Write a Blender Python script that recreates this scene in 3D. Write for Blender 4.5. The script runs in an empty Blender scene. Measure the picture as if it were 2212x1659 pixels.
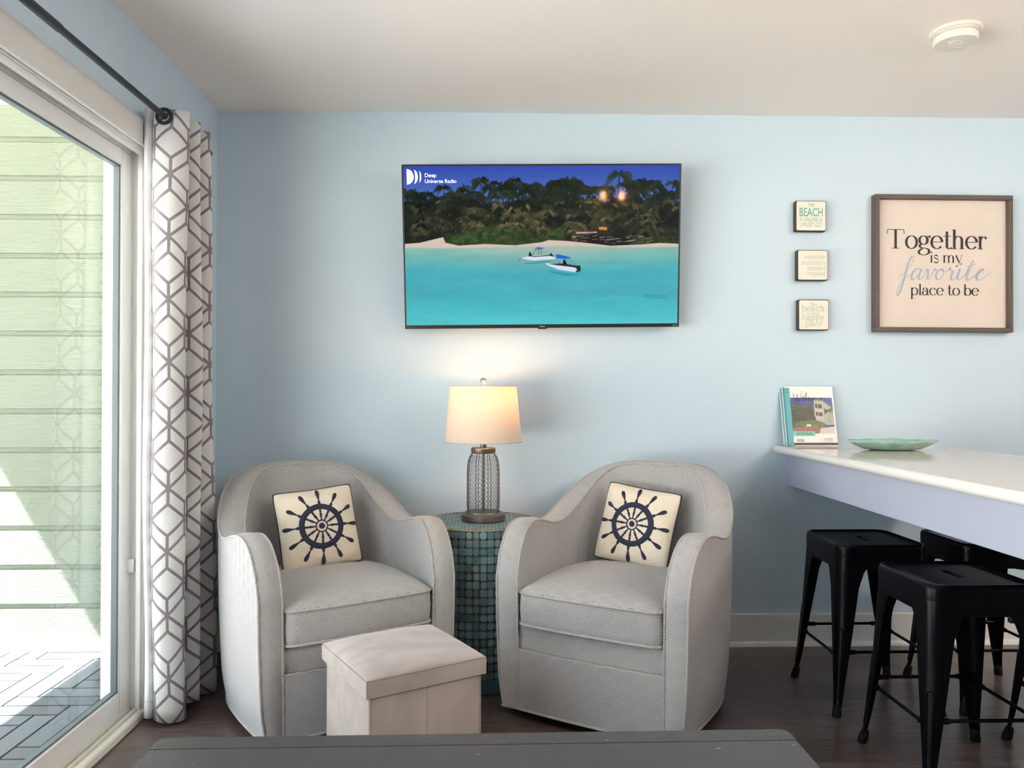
import bpy, bmesh, math, random
import numpy as np
from mathutils import Vector, Matrix
random.seed(7)
rng = np.random.default_rng(7)
sc = bpy.context.scene
COL = sc.collection
PI = math.pi

# ---------------------------------------------------------------- camera
cd = bpy.data.cameras.new('camera'); cam = bpy.data.objects.new('camera', cd); COL.objects.link(cam)
cd.sensor_fit = 'HORIZONTAL'; cd.sensor_width = 36.0
cd.lens = 36.0*1661/2212
cd.clip_start = 0.02; cd.clip_end = 500
YAW, PIT, ROL = 0.02665, 0.0098, 0.0008
_f = Vector((math.sin(YAW)*math.cos(PIT), math.cos(YAW)*math.cos(PIT), math.sin(PIT)))
_r = Vector((math.cos(YAW), -math.sin(YAW), 0)); _u = _r.cross(_f)
_r2 = _r*math.cos(ROL)+_u*math.sin(ROL); _u2 = _u*math.cos(ROL)-_r*math.sin(ROL)
m = Matrix((_r2, _u2, -_f)).transposed().to_4x4(); m.translation = (0, 0, 1.163)
cam.matrix_world = m
sc.camera = cam

# ---------------------------------------------------------------- view and world
sc.view_settings.view_transform = 'Standard'; sc.view_settings.look = 'None'
sc.view_settings.exposure = 1.0; sc.view_settings.gamma = 1.0
sc.view_settings.use_curve_mapping = False
sc.cycles.use_denoising = True
sc.cycles.max_bounces = 10; sc.cycles.diffuse_bounces = 6; sc.cycles.transparent_max_bounces = 12
sc.cycles.caustics_reflective = False; sc.cycles.caustics_refractive = False
sc.cycles.sample_clamp_indirect = 6.0

SKY_STRENGTH = 2.2
SUN_STRENGTH = 58.0
w = bpy.data.worlds.new('world'); sc.world = w; w.use_nodes = True
nt = w.node_tree
bg = nt.nodes['Background']
tc = nt.nodes.new('ShaderNodeTexCoord'); sp = nt.nodes.new('ShaderNodeSeparateXYZ')
rp = nt.nodes.new('ShaderNodeValToRGB')
nt.links.new(tc.outputs['Generated'], sp.inputs[0]); nt.links.new(sp.outputs['Z'], rp.inputs[0])
rp.color_ramp.elements[0].position = 0.0; rp.color_ramp.elements[0].color = (0.92, 0.96, 1.0, 1)
rp.color_ramp.elements[1].position = 0.7; rp.color_ramp.elements[1].color = (0.66, 0.80, 1.0, 1)
nt.links.new(rp.outputs[0], bg.inputs[0]); bg.inputs[1].default_value = SKY_STRENGTH

sd = bpy.data.lights.new('sun', 'SUN'); sun = bpy.data.objects.new('sun', sd); COL.objects.link(sun)
sd.energy = SUN_STRENGTH; sd.angle = math.radians(0.6); sd.color = (1.0, 0.98, 0.97)
sun.rotation_euler = Vector((-0.50, -0.075, 0.86)).to_track_quat('Z', 'Y').to_euler()

# room dimensions
XL, D, H = -1.246, 3.513, 2.44
XR, YB = 4.6, -4.2
Y_DOOR0, Y_DOOR1, Z_HEAD = -1.0, 2.80, 2.031

# daylight portals in the openings of the room
def portal(name, loc, rot, sx, sy):
    l = bpy.data.lights.new(name, 'AREA'); l.shape = 'RECTANGLE'; l.size = sx; l.size_y = sy
    l.cycles.is_portal = True
    o = bpy.data.objects.new(name, l); COL.objects.link(o); o.location = loc; o.rotation_euler = rot
portal('door_portal', (XL-0.17, (Y_DOOR0+Y_DOOR1)/2, Z_HEAD/2), (0, -PI/2, 0), Z_HEAD, Y_DOOR1-Y_DOOR0)

# ---------------------------------------------------------------- node helpers
class S:
    """a node socket with arithmetic"""
    def __init__(s, nt, sock): s.nt, s.s = nt, sock
    def op(s, o, *a):
        n = s.nt.nodes.new('ShaderNodeMath'); n.operation = o
        for i, x in enumerate((s,)+a):
            if isinstance(x, S): s.nt.links.new(x.s, n.inputs[i])
            else: n.inputs[i].default_value = x
        return S(s.nt, n.outputs[0])
    def __add__(s, b): return s.op('ADD', b)
    def __sub__(s, b): return s.op('SUBTRACT', b)
    def __mul__(s, b): return s.op('MULTIPLY', b)
    def __truediv__(s, b): return s.op('DIVIDE', b)
    def abs(s): return s.op('ABSOLUTE')
    def fract(s): return s.op('FRACT')
    def floor(s): return s.op('FLOOR')
    def max(s, b): return s.op('MAXIMUM', b)
    def min(s, b): return s.op('MINIMUM', b)
    def lt(s, b): return s.op('LESS_THAN', b)
    def gt(s, b): return s.op('GREATER_THAN', b)
    def neg(s): return s.op('MULTIPLY', -1.0)
    def step(s, a, b):
        n = s.nt.nodes.new('ShaderNodeMapRange'); n.interpolation_type = 'SMOOTHSTEP'
        s.nt.links.new(s.s, n.inputs[0]); n.inputs[1].default_value = a; n.inputs[2].default_value = b
        return S(s.nt, n.outputs[0])

def lin(c):
    return tuple(((x/255)/12.92 if x/255 <= 0.04045 else ((x/255+0.055)/1.055)**2.4) for x in c)

class Mat:
    def __init__(s, name, col=(0.8, 0.8, 0.8), rough=0.6, metal=0.0, spec=0.5):
        s.m = bpy.data.materials.new(name); s.m.use_nodes = True; s.nt = s.m.node_tree
        s.b = s.nt.nodes['Principled BSDF']
        s.b.inputs['Base Color'].default_value = (*col, 1); s.b.inputs['Roughness'].default_value = rough
        s.b.inputs['Metallic'].default_value = metal; s.b.inputs['Specular IOR Level'].default_value = spec
    def node(s, t, **k):
        n = s.nt.nodes.new(t)
        for a, v in k.items(): setattr(n, a, v)
        return n
    def coord(s, kind='Object', scale=(1, 1, 1)):
        t = s.node('ShaderNodeTexCoord'); mp = s.node('ShaderNodeMapping')
        mp.inputs['Scale'].default_value = scale
        s.nt.links.new(t.outputs[kind], mp.inputs[0]); return mp.outputs[0]
    def xyz(s, kind='UV'):
        t = s.node('ShaderNodeTexCoord'); q = s.node('ShaderNodeSeparateXYZ')
        s.nt.links.new(t.outputs[kind], q.inputs[0])
        return [S(s.nt, q.outputs[i]) for i in range(3)]
    def noise(s, scale, kind='Object', sc3=(1, 1, 1), detail=4, rough=0.55, dist=0.0):
        n = s.node('ShaderNodeTexNoise'); n.inputs['Scale'].default_value = scale
        n.inputs['Detail'].default_value = detail; n.inputs['Roughness'].default_value = rough
        n.inputs['Distortion'].default_value = dist
        s.nt.links.new(s.coord(kind, sc3), n.inputs['Vector']); return S(s.nt, n.outputs[0])
    def mix(s, fac, a, b):
        n = s.node('ShaderNodeMix', data_type='RGBA')
        if isinstance(fac, S): s.nt.links.new(fac.s, n.inputs[0])
        else: n.inputs[0].default_value = fac
        for i, c in ((6, a), (7, b)):
            if isinstance(c, tuple): n.inputs[i].default_value = (*c[:3], 1)
            else: s.nt.links.new(c, n.inputs[i])
        return n.outputs[2]
    def color(s, sock): s.nt.links.new(sock, s.b.inputs['Base Color']); return s
    def roughn(s, val): s.nt.links.new(val.s, s.b.inputs['Roughness']); return s
    def bump(s, h, strength=0.3, dist=0.002):
        n = s.node('ShaderNodeBump'); n.inputs['Strength'].default_value = strength
        n.inputs['Distance'].default_value = dist
        s.nt.links.new(h.s, n.inputs['Height']); s.nt.links.new(n.outputs[0], s.b.inputs['Normal']); return s

def plain(name, col, rough=0.6, metal=0.0, var=0.06, nscale=8, bump=0.0, bscale=200, spec=0.5, bdist=0.001):
    M = Mat(name, col, rough, metal, spec)
    n = M.noise(nscale)
    a = tuple(c*(1-var) for c in col); b = tuple(min(1, c*(1+var)) for c in col)
    M.color(M.mix(n, a, b))
    if bump: M.bump(M.noise(bscale), bump, bdist)
    return M.m

# ---------------------------------------------------------------- mesh helpers
class MB:
    def __init__(s): s.v, s.f, s.uv, s.mi, s.col = [], [], [], [], {}
    def add(s, vs, fs, mi=0, uvs=None, T=None):
        o = len(s.v)
        for p in vs:
            s.v.append(tuple(T @ Vector(p)) if T is not None else tuple(p))
        for k, f in enumerate(fs):
            s.f.append([o+i for i in f]); s.mi.append(mi); s.uv.append(uvs[k] if uvs else None)
        return s
    def box(s, x0, x1, y0, y1, z0, z1, mi=0, T=None):
        v = [(x, y, z) for z in (z0, z1) for y in (y0, y1) for x in (x0, x1)]
        f = [(0, 2, 3, 1), (4, 5, 7, 6), (0, 1, 5, 4), (2, 6, 7, 3), (0, 4, 6, 2), (1, 3, 7, 5)]
        return s.add(v, f, mi, None, T)
    def bbox(s, x0, x1, y0, y1, z0, z1, r=0.005, seg=2, mi=0, T=None):
        bm = bmesh.new(); bmesh.ops.create_cube(bm, size=1)
        for q in bm.verts:
            q.co = Vector(((x0+x1)/2+q.co.x*(x1-x0), (y0+y1)/2+q.co.y*(y1-y0), (z0+z1)/2+q.co.z*(z1-z0)))
        bmesh.ops.bevel(bm, geom=list(bm.edges), offset=r, segments=seg, profile=0.5, affect='EDGES')
        bm.verts.index_update()
        s.add([tuple(q.co) for q in bm.verts], [[q.index for q in f.verts] for f in bm.faces], mi, None, T)
        bm.free(); return s
    def grid(s, P, UV=None, mi=0, cu=False, cv=False, flip=False, T=None):
        """P[r][c]; cu closes columns, cv closes rows"""
        R, C = len(P), len(P[0]); vs = [p for row in P for p in row]; fs, uvs = [], []
        for r in range(R if cv else R-1):
            for c in range(C if cu else C-1):
                idx = [(r, c), (r, (c+1) % C), ((r+1) % R, (c+1) % C), ((r+1) % R, c)]
                uidx = [(r, c), (r, c+1), (r+1, c+1), (r+1, c)]
                if flip: idx.reverse(); uidx.reverse()
                fs.append([a*C+b for a, b in idx])
                if UV is not None: uvs.append([UV(a, b) for a, b in uidx])
        return s.add(vs, fs, mi, uvs if UV is not None else None, T)
    def lathe(s, prof, n=48, c=(0, 0, 0), mi=0, T=None, cap=False):
        P = [[(c[0]+r*math.cos(2*PI*k/n), c[1]+r*math.sin(2*PI*k/n), c[2]+z) for k in range(n)] for r, z in prof]
        s.grid(P, lambda a, b: (b/n, prof[a][1]), mi, cu=True, T=T)
        if cap:
            for (r, z), rev in ((prof[0], True), (prof[-1], False)):
                vs = [(c[0]+r*math.cos(2*PI*k/n), c[1]+r*math.sin(2*PI*k/n), c[2]+z) for k in range(n)]
                s.add(vs, [list(range(n))[::-1] if rev else list(range(n))], mi, None, T)
        return s
    def tube(s, path, r=0.005, n=8, closed=False, mi=0, caps=True, T=None, squash=None):
        P = [Vector(p) for p in path]; N = len(P); rings = []; L = [0.0]
        up = None
        for i in range(N):
            a = P[i-1] if (i or closed) else P[0]; b = P[(i+1) % N] if (i < N-1 or closed) else P[-1]
            t = (b-a)
            if t.length < 1e-9: t = Vector((0, 0, 1))
            t.normalize()
            if up is None:
                up = Vector((0, 0, 1)) if abs(t.z) < 0.9 else Vector((0, 1, 0))
            x = t.cross(up)
            if x.length < 1e-6: x = t.orthogonal()
            x.normalize(); y = x.cross(t); up = y
            rr = r[i] if isinstance(r, (list, tuple)) else r
            rings.append([tuple(P[i]+(x*math.cos(2*PI*k/n)+y*math.sin(2*PI*k/n))*rr) for k in range(n)])
            if i: L.append(L[-1]+(P[i]-P[i-1]).length)
        if closed: L.append(L[-1]+(P[0]-P[-1]).length)
        s.grid(rings, lambda a, b: (b/n, L[min(a, len(L)-1)]), mi, cu=True, cv=closed, T=T)
        if caps and not closed:
            s.add(rings[0], [list(range(n))[::-1]], mi, None, T); s.add(rings[-1], [list(range(n))], mi, None, T)
        return s
    def prism(s, poly, axis, a, b, mi=0, T=None):
        """poly of 2D points; axis 0/1/2 is the extrusion axis"""
        def pt(p, h):
            return {0: (h, p[0], p[1]), 1: (p[0], h, p[1]), 2: (p[0], p[1], h)}[axis]
        n = len(poly); vs = [pt(p, a) for p in poly]+[pt(p, b) for p in poly]
        fs = [list(range(n)), list(range(2*n-1, n-1, -1))]+[[i, i+n, (i+1) % n+n, (i+1) % n] for i in range(n)]
        return s.add(vs, fs, mi, None, T)
    def build(s, name, mats, parent=None, sharp=38, fix=True, colors=None, flat=False):
        me = bpy.data.meshes.new(name); me.from_pydata(s.v, [], s.f)
        for M in (mats if isinstance(mats, (list, tuple)) else [mats]): me.materials.append(M)
        me.polygons.foreach_set('material_index', s.mi)
        if any(u is not None for u in s.uv):
            ul = me.uv_layers.new(name='UVMap'); k = 0; buf = np.zeros(len(me.loops)*2, dtype=np.float32)
            for f, u in zip(s.f, s.uv):
                for j in range(len(f)):
                    if u is not None: buf[2*(k+j)], buf[2*(k+j)+1] = u[j]
                k += len(f)
            ul.data.foreach_set('uv', buf)
        if fix:
            bm = bmesh.new(); bm.from_mesh(me); bmesh.ops.recalc_face_normals(bm, faces=bm.faces); bm.to_mesh(me); bm.free()
        if not flat:
            me.shade_smooth(); me.set_sharp_from_angle(angle=math.radians(sharp))
        o = bpy.data.objects.new(name, me); COL.objects.link(o)
        if parent is not None: o.parent = parent
        return o

def thing(name, label, cat, loc=(0, 0, 0), rotz=0.0, group=None):
    o = bpy.data.objects.new(name, None); COL.objects.link(o); o.empty_display_size = 0.05
    o.location = loc; o.rotation_euler = (0, 0, rotz); return tag(o, label, cat, group)
def tag(o, label, cat, group=None):
    o['label'] = label; o['category'] = cat
    if group: o['group'] = group
    return o
def struct(o): o['kind'] = 'structure'; return o
def dup(root, loc, rotz, label):
    r = root.copy(); COL.objects.link(r); r.location = loc; r.rotation_euler = (0, 0, rotz); r['label'] = label
    for ch in list(root.children):
        c = ch.copy(); COL.objects.link(c); c.parent = r
        for g in list(ch.children):
            d = g.copy(); COL.objects.link(d); d.parent = c
    return r
def catmull(pts, n=8, closed=False):
    P = [np.array(p, float) for p in pts]; out = []; N = len(P)
    for i in range(N if closed else N-1):
        p0 = P[i-1] if (i or closed) else P[0]; p1 = P[i]; p2 = P[(i+1) % N]
        p3 = P[(i+2) % N] if (i+2 < N or closed) else P[-1]
        for k in range(n):
            t = k/n
            out.append(0.5*((2*p1)+(-p0+p2)*t+(2*p0-5*p1+4*p2-p3)*t*t+(-p0+3*p1-3*p2+p3)*t**3))
    if not closed: out.append(P[-1])
    return out
def interp(x, xs, ys): return float(np.interp(x, xs, ys))

# ---------------------------------------------------------------- materials
M_wall = plain('wall_paint', lin((192, 211, 225)), 0.55, var=0.015, nscale=2, bump=0.08, bscale=350)
M_ceil = plain('ceiling_paint', lin((253, 246, 240)), 0.7, var=0.01, nscale=2, bump=0.1, bscale=250)
M_white = plain('white_trim_paint', lin((228, 226, 222)), 0.4, var=0.015)
M_vinyl = plain('white_vinyl', lin((232, 232, 230)), 0.35, var=0.01)
M_sill = plain('cream_sill_paint', lin((214, 213, 202)), 0.4, var=0.05, nscale=20)
M_black = plain('black_metal_paint', (0.003, 0.003, 0.0045), 0.27, var=0.05, spec=0.12)
M_rubber = plain('black_rubber', (0.004, 0.004, 0.004), 0.6, spec=0.2)
M_rod = plain('dark_bronze_metal', (0.025, 0.03, 0.037), 0.45, metal=0.3)
M_chrome = plain('steel', (0.6, 0.6, 0.6), 0.25, metal=1.0, var=0.02)
M_plastic = plain('white_plastic', lin((232, 228, 220)), 0.4, var=0.01)
M_greygap = plain('shadow_gap_grey', (0.1, 0.1, 0.1), 0.8)

def floor_mat():
    M = Mat('dark_wood_plank_floor', rough=0.28, spec=0.65)
    br = M.node('ShaderNodeTexBrick'); br.offset = 0.37; br.squash = 1.0
    M.nt.links.new(M.coord('Object', (1, 1, 1)), br.inputs['Vector'])
    br.inputs['Scale'].default_value = 1.0; br.inputs['Brick Width'].default_value = 1.22
    br.inputs['Row Height'].default_value = 0.160; br.inputs['Mortar Size'].default_value = 0.0012
    br.inputs['Mortar Smooth'].default_value = 0.1; br.inputs['Bias'].default_value = 0.0
    br.inputs['Color1'].default_value = (*lin((84, 72, 69)), 1)
    br.inputs['Color2'].default_value = (*lin((108, 96, 93)), 1)
    br.inputs['Mortar'].default_value = (*lin((38, 30, 28)), 1)
    g = M.noise(6, 'Object', (1.2, 14, 1), detail=8, rough=0.65, dist=0.6)
    g2 = M.noise(60, 'Object', (0.6, 9, 1), detail=4, rough=0.6)
    dk = M.mix(g.step(0.3, 0.72), (0.45, 0.42, 0.42), (1.25, 1.22, 1.2))
    mm = M.node('ShaderNodeMix', data_type='RGBA', blend_type='MULTIPLY'); mm.inputs[0].default_value = 1.0
    M.nt.links.new(br.outputs[0], mm.inputs[6]); M.nt.links.new(dk, mm.inputs[7])
    m2 = M.node('ShaderNodeMix', data_type='RGBA', blend_type='MULTIPLY'); m2.inputs[0].default_value = 0.5
    M.nt.links.new(mm.outputs[2], m2.inputs[6]); M.nt.links.new(M.mix(g2.step(0.35, 0.65), (0.6, 0.6, 0.6), (1.3, 1.3, 1.3)), m2.inputs[7])
    M.color(m2.outputs[2]); M.bump(g2+g*0.6, 0.25, 0.0008)
    return M.m
M_floor = floor_mat()

def hex_fabric(name, c_gap, c_line):
    """elongated concentric hexagons woven light on grey, sized in metres on the UVs"""
    M = Mat(name, rough=0.85, spec=0.25)
    u, v, _ = M.xyz('UV')
    nz = M.noise(9, 'UV', (1, 1, 1)); u = u+(nz-0.5)*0.004; v = v+(nz-0.5)*0.004
    dx, h, t = 0.041, 0.053, 0.0125
    Rr = dx-t
    def cell(uu, vv):
        x = ((uu/(2*dx)).fract()-0.5).abs()*(2*dx)
        y = ((vv/h).fract()-0.5).abs()*h
        a = y/(h/2); b = (x+y*((Rr-t)/(h/2)))/Rr
        return a.max(b)
    d = cell(u, v).min(cell(u+dx, v+h/2))
    ring = (d*5.5).fract()
    line = (ring-0.5).abs().step(0.32, 0.14)
    fine = M.noise(900, 'UV', (1, 1, 1), detail=2)
    big = M.noise(6, 'UV', (1, 1, 1), detail=3)
    ca = M.mix(fine, tuple(c*0.75 for c in c_gap), tuple(c*1.25 for c in c_gap))
    cb = M.mix(big, tuple(c*0.88 for c in c_line), tuple(min(1, c*1.08) for c in c_line))
    M.color(M.mix(line, ca, cb)); M.bump(line+fine*0.4, 0.5, 0.0009)
    M.b.inputs['Sheen Weight'].default_value = 0.25; M.b.inputs['Sheen Roughness'].default_value = 0.5
    return M.m
M_fab = hex_fabric('grey_hexagon_weave', lin((117, 116, 117)), lin((207, 207, 208)))
def piping_mat():
    M = Mat('striped_piping', rough=0.85)
    u, v, _ = M.xyz('UV')
    st = ((v/0.0048).fract()-0.5).abs().step(0.1, 0.32)
    M.color(M.mix(st, lin((118, 114, 110)), lin((200, 197, 192)))); M.bump(st, 0.6, 0.001)
    return M.m
M_pipe = piping_mat()
M_navy = plain('navy_cotton', lin((34, 38, 62)), 0.85, var=0.15, nscale=40, bump=0.3, bscale=600)
def linen():
    M = Mat('cream_pillow_linen', rough=0.9)
    a = M.noise(7, 'Object', (1, 4, 1), detail=5, dist=0.8); f = M.noise(500, 'Object', (1, 1, 1), detail=2)
    M.color(M.mix(a, lin((206, 194, 174)), lin((232, 222, 205)))); M.bump(a*1.4+f*0.04, 0.9, 0.006)
    return M.m
M_linen = linen()
def suede():
    M = Mat('beige_suede', rough=0.92, spec=0.2)
    a = M.noise(3.2, 'Object', (1, 2.2, 1), detail=3, dist=1.2); f = M.noise(420, detail=2)
    M.color(M.mix(a.step(0.35, 0.62), lin((148, 139, 134)), lin((164, 155, 150)))); M.bump(f, 0.35, 0.0006)
    M.b.inputs['Sheen Weight'].default_value = 0.5
    return M.m
M_suede = suede()

def curtain_mat():
    M = Mat('white_curtain_grey_trellis', rough=0.85)
    u, v, _ = M.xyz('UV')
    Wc, Pv, th = 0.060, 0.2195, 0.0100
    t = ((u/(2*Wc)).fract()-0.5).abs()*2.0            # 0 at column A, 1 at column B
    y = ((v/Pv).fract()-0.5).abs()
    k = 0.25*Pv/Wc
    cs = 1/math.sqrt(1+k*k)
    l1 = (y-t*0.25).abs()*Pv*cs
    l2 = (y-t*0.25-0.25).abs()*Pv*cs
    vA = (t*Wc).max((y-0.25)*Pv)
    vB = ((t-1.0).abs()*Wc).max((y.neg()+0.25)*Pv)
    d = l1.min(l2).min(vA).min(vB)
    ln = d.step(th/2+0.0005, th/2-0.0005)
    weave = M.noise(260, 'UV', (1, 0.25, 1), detail=3)
    wh = M.mix(weave, lin((236, 236, 236)), lin((250, 250, 249)))
    M.color(M.mix(ln, wh, lin((156, 148, 154)))); M.bump(weave, 0.25, 0.0006)
    tr = M.node('ShaderNodeBsdfTranslucent'); M.nt.links.new(M.b.inputs['Base Color'].links[0].from_socket, tr.inputs[0])
    ms = M.node('ShaderNodeMixShader'); ms.inputs[0].default_value = 0.40
    M.nt.links.new(M.b.outputs[0], ms.inputs[1]); M.nt.links.new(tr.outputs[0], ms.inputs[2])
    M.nt.links.new(ms.outputs[0], M.nt.nodes['Material Output'].inputs[0])
    return M.m
M_curtain = curtain_mat()

def glass_mat(name='window_glass', tint=(0.97, 0.99, 0.98)):
    M = Mat(name); nt = M.nt
    g = M.node('ShaderNodeBsdfGlossy'); g.inputs['Roughness'].default_value = 0.0
    t = M.node('ShaderNodeBsdfTransparent'); t.inputs[0].default_value = (*tint, 1)
    fr = M.node('ShaderNodeFresnel'); fr.inputs[0].default_value = 1.5
    ms = M.node('ShaderNodeMixShader')
    nt.links.new(fr.outputs[0], ms.inputs[0]); nt.links.new(t.outputs[0], ms.inputs[1]); nt.links.new(g.outputs[0], ms.inputs[2])
    nt.links.new(ms.outputs[0], nt.nodes['Material Output'].inputs[0])
    return M.m
M_glass = glass_mat()

# ================================================================ THE ROOM
def wallbox(name, x0, x1, y0, y1, z0, z1, mat):
    return struct(MB().box(x0, x1, y0, y1, z0, z1).build(name, mat, flat=True))
wallbox('floor', XL-0.02, XR, YB, D, -0.05, 0.0, M_floor)
wallbox('ceiling', XL-0.15, XR+0.1, YB-0.1, D+0.1, H, H+0.1, M_ceil)
wallbox('wall_back', XL-0.15, XR+0.1, D, D+0.1, -0.05, H, M_wall)
wallbox('wall_right', XR, XR+0.1, YB, D, -0.05, H, M_wall)
wallbox('wall_front', XL-0.15, XR+0.1, YB-0.1, YB, -0.05, H, M_wall)
wl = MB()
wl.box(XL-0.15, XL, Y_DOOR1, D, -0.05, H)
wl.box(XL-0.15, XL, YB, Y_DOOR0, -0.05, H)
wl.box(XL-0.15, XL, Y_DOOR0, Y_DOOR1, Z_HEAD, H)
struct(wl.build('wall_left', M_wall, flat=True))
bb = MB()
bb.bbox(XL, 4.5, D-0.014, D, 0.0, 0.145, 0.003, 1)
bb.prism([(D-0.014, 0), (D-0.030, 0), (D-0.029, 0.010), (D-0.024, 0.017), (D-0.014, 0.021)], 0, XL, 4.5)
struct(bb.build('baseboard_back', M_white))
bb = MB(); bb.bbox(XL, XL+0.014, 2.92, D-0.03, 0.0, 0.145, 0.003, 1)
bb.prism([(XL+0.014, 0), (XL+0.030, 0), (XL+0.024, 0.017), (XL+0.014, 0.021)], 1, 2.92, D-0.03)
struct(bb.build('baseboard_left', M_white))

# --- sliding glass door
dr = thing('door_1', 'white sliding glass door', 'door', (0, 0, 0)); del dr['label']; del dr['category']; struct(dr)
c = MB()                                                     # flat casing around the opening on the room side
c.bbox(XL, XL+0.018, Y_DOOR0-0.09, Y_DOOR1+0.093, Z_HEAD, Z_HEAD+0.093, 0.002, 1)
c.bbox(XL, XL+0.018, Y_DOOR1, Y_DOOR1+0.093, 0.0, Z_HEAD, 0.002, 1)
c.bbox(XL, XL+0.018, Y_DOOR0-0.09, Y_DOOR0, 0.0, Z_HEAD, 0.002, 1)
c.build('casing', M_white, dr)
j = MB()                                                     # jamb and head with ribs
for (a, b, dp) in ((XL-0.15, XL+0.003, 0.006), (XL-0.022, XL-0.004, 0.020), (XL-0.060, XL-0.046, 0.018), (XL-0.12, XL-0.105, 0.02)):
    j.bbox(a, b, Y_DOOR1-dp, Y_DOOR1, 0.0, Z_HEAD, 0.002, 1)
    j.bbox(a, b, Y_DOOR0, Y_DOOR1-dp, Z_HEAD-dp, Z_HEAD, 0.002, 1)
    j.bbox(a, b, Y_DOOR0, Y_DOOR0+dp, 0.0, Z_HEAD-dp, 0.002, 1)
j.build('door_frame', M_vinyl, dr)
s_ = MB()
s_.bbox(XL-0.15, XL-0.012, Y_DOOR0, Y_DOOR1, -0.03, 0.022, 0.003, 1)
for a in (XL-0.020, XL-0.044, XL-0.105):
    s_.bbox(a-0.006, a+0.006, Y_DOOR0, Y_DOOR1-0.02, 0.02, 0.036, 0.002, 1)
s_.tube([(XL-0.004, Y_DOOR0, 0.012), (XL-0.004, Y_DOOR1, 0.012)], 0.017, 12)
s_.bbox(XL-0.012, XL+0.016, Y_DOOR0, Y_DOOR1, 0.0, 0.011, 0.003, 1)
s_.build('threshold', M_sill, dr)
def sash(y0, y1, xc):
    m = MB(); t = 0.018; st = 0.062
    m.bbox(xc-t, xc+t, y0, y0+st, 0.036, Z_HEAD-0.02, 0.003, 1)
    m.bbox(xc-t, xc+t, y1-st, y1, 0.036, Z_HEAD-0.02, 0.003, 1)
    m.bbox(xc-t, xc+t, y0+st, y1-st, 1.955, Z_HEAD-0.02, 0.003, 1)
    m.bbox(xc-t, xc+t, y0+st, y1-st, 0.036, 0.112, 0.003, 1)
    o = m.build('sash', M_vinyl, dr)
    g = MB(); g.box(xc-0.002, xc+0.002, y0+st, y1-st, 0.112, 1.955)
    # a single sheet of glass seen once each way
    p = MB(); p.add([(xc, y0+st, 0.112), (xc, y1-st, 0.112), (xc, y1-st, 1.955), (xc, y0+st, 1.955)], [(0, 1, 2, 3)])
    p.build('pane', M_glass, o, flat=True)
    k = MB(); r = 0.004
    for (a, b, cc, dd) in ((y0+st, y0+st+0.007, 0.112, 1.955), (y1-st-0.007, y1-st, 0.112, 1.955)):
        k.box(xc-0.01, xc+0.01, a, b, cc, dd)
    k.box(xc-0.01, xc+0.01, y0+st, y1-st, 0.112, 0.119); k.box(xc-0.01, xc+0.01, y0+st, y1-st, 1.948, 1.955)
    k.build('gasket', M_gasket, o)
M_gasket = plain('grey_gasket', lin((92, 104, 108)), 0.5)
sash(0.93, 2.785, XL-0.066)
sash(-0.98, 0.99, XL-0.125)
k = MB(); k.bbox(XL-0.050, XL-0.026, 2.770, 2.7945, 0.520, 0.565, 0.002, 1); k.build('latch_keeper', M_vinyl, dr)

# --- outside: deck, siding, porch ceiling, ground
def deck_mat():
    M = Mat('grey_deck_boards', rough=0.6)
    g = M.noise(9, 'Object', (3, 3, 1), detail=6, rough=0.65, dist=1.0)
    at = M.node('ShaderNodeAttribute', attribute_name='tone')
    f = S(M.nt, at.outputs['Fac'])
    M.color(M.mix((f*0.7+g*0.5), lin((66, 71, 75)), lin((98, 104, 109)))); return M.m
M_deck = deck_mat()
dk = MB(); w_, L_ = 0.085, 0.34; gp = 0.0045; tones = []
for i in range(-60, 61):
    for j_ in range(-14, 15):
        ox = -2.6+i*w_+j_*L_; oy = 1.5+i*w_-j_*L_
        for (x0, x1, y0, y1) in ((ox, ox+L_, oy, oy+w_), (ox, ox+w_, oy+w_, oy+w_+L_)):
            x0, x1 = max(x0, -4.4), min(x1, -1.40); y0, y1 = max(y0, -1.6), min(y1, 3.56)
            if x1-x0 < 0.01 or y1-y0 < 0.01: continue
            dk.box(x0+gp, x1-gp, y0+gp, y1-gp, -0.040, -0.018); tones.append(random.random())
o = dk.build('floor_deck', M_deck, flat=True)
a_ = o.data.attributes.new('tone', 'FLOAT', 'FACE'); a_.data.foreach_set('value', np.repeat(tones, 6).astype(np.float32))
struct(o)
struct(MB().box(-4.4, XL-0.15, -1.6, 3.60, -0.12, -0.041).build('floor_deck_base', plain('dark_deck_base', (0.03, 0.03, 0.03), 0.9), flat=True))
def siding_mat():
    M = Mat('pale_green_siding_paint', rough=0.55)
    g = M.noise(9, 'Object', (1.5, 1, 16), detail=7, rough=0.6, dist=1.6)
    n = M.noise(2, 'Object')
    M.color(M.mix(n, lin((104, 111, 94)), lin((110, 117, 99)))); M.bump(g, 0.75, 0.006)
    return M.m
prof = []; y = 3.552; ex = 0.177; z0 = 0.022
prof = [(y, z0-0.02)]
zt = z0
while zt < 2.46:
    top = min(zt+ex-0.026, 2.47)
    prof += [(y, zt+0.001), (y, top), (y+0.010, top+0.006), (y+0.010, top+0.024)]
    zt += ex
prof = [p for p in prof if p[1] <= 2.475]
prof += [(3.60, prof[-1][1]), (3.60, z0-0.02)]
struct(MB().prism(prof, 0, -4.4, -1.755).build('wall_outside', siding_mat(), flat=True))
struct(MB().bbox(-1.755, -1.66, 3.535, 3.60, -0.018, 2.46, 0.003, 1).build('trim_1', M_white))
struct(MB().bbox(-1.66, -1.40, 3.552, 3.60, -0.018, 2.46, 0.003, 1).build('trim_3', M_white))
struct(MB().bbox(-4.4, -1.755, 3.545, 3.552, -0.018, 0.045, 0.002, 1).build('trim_2', M_white))
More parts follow.
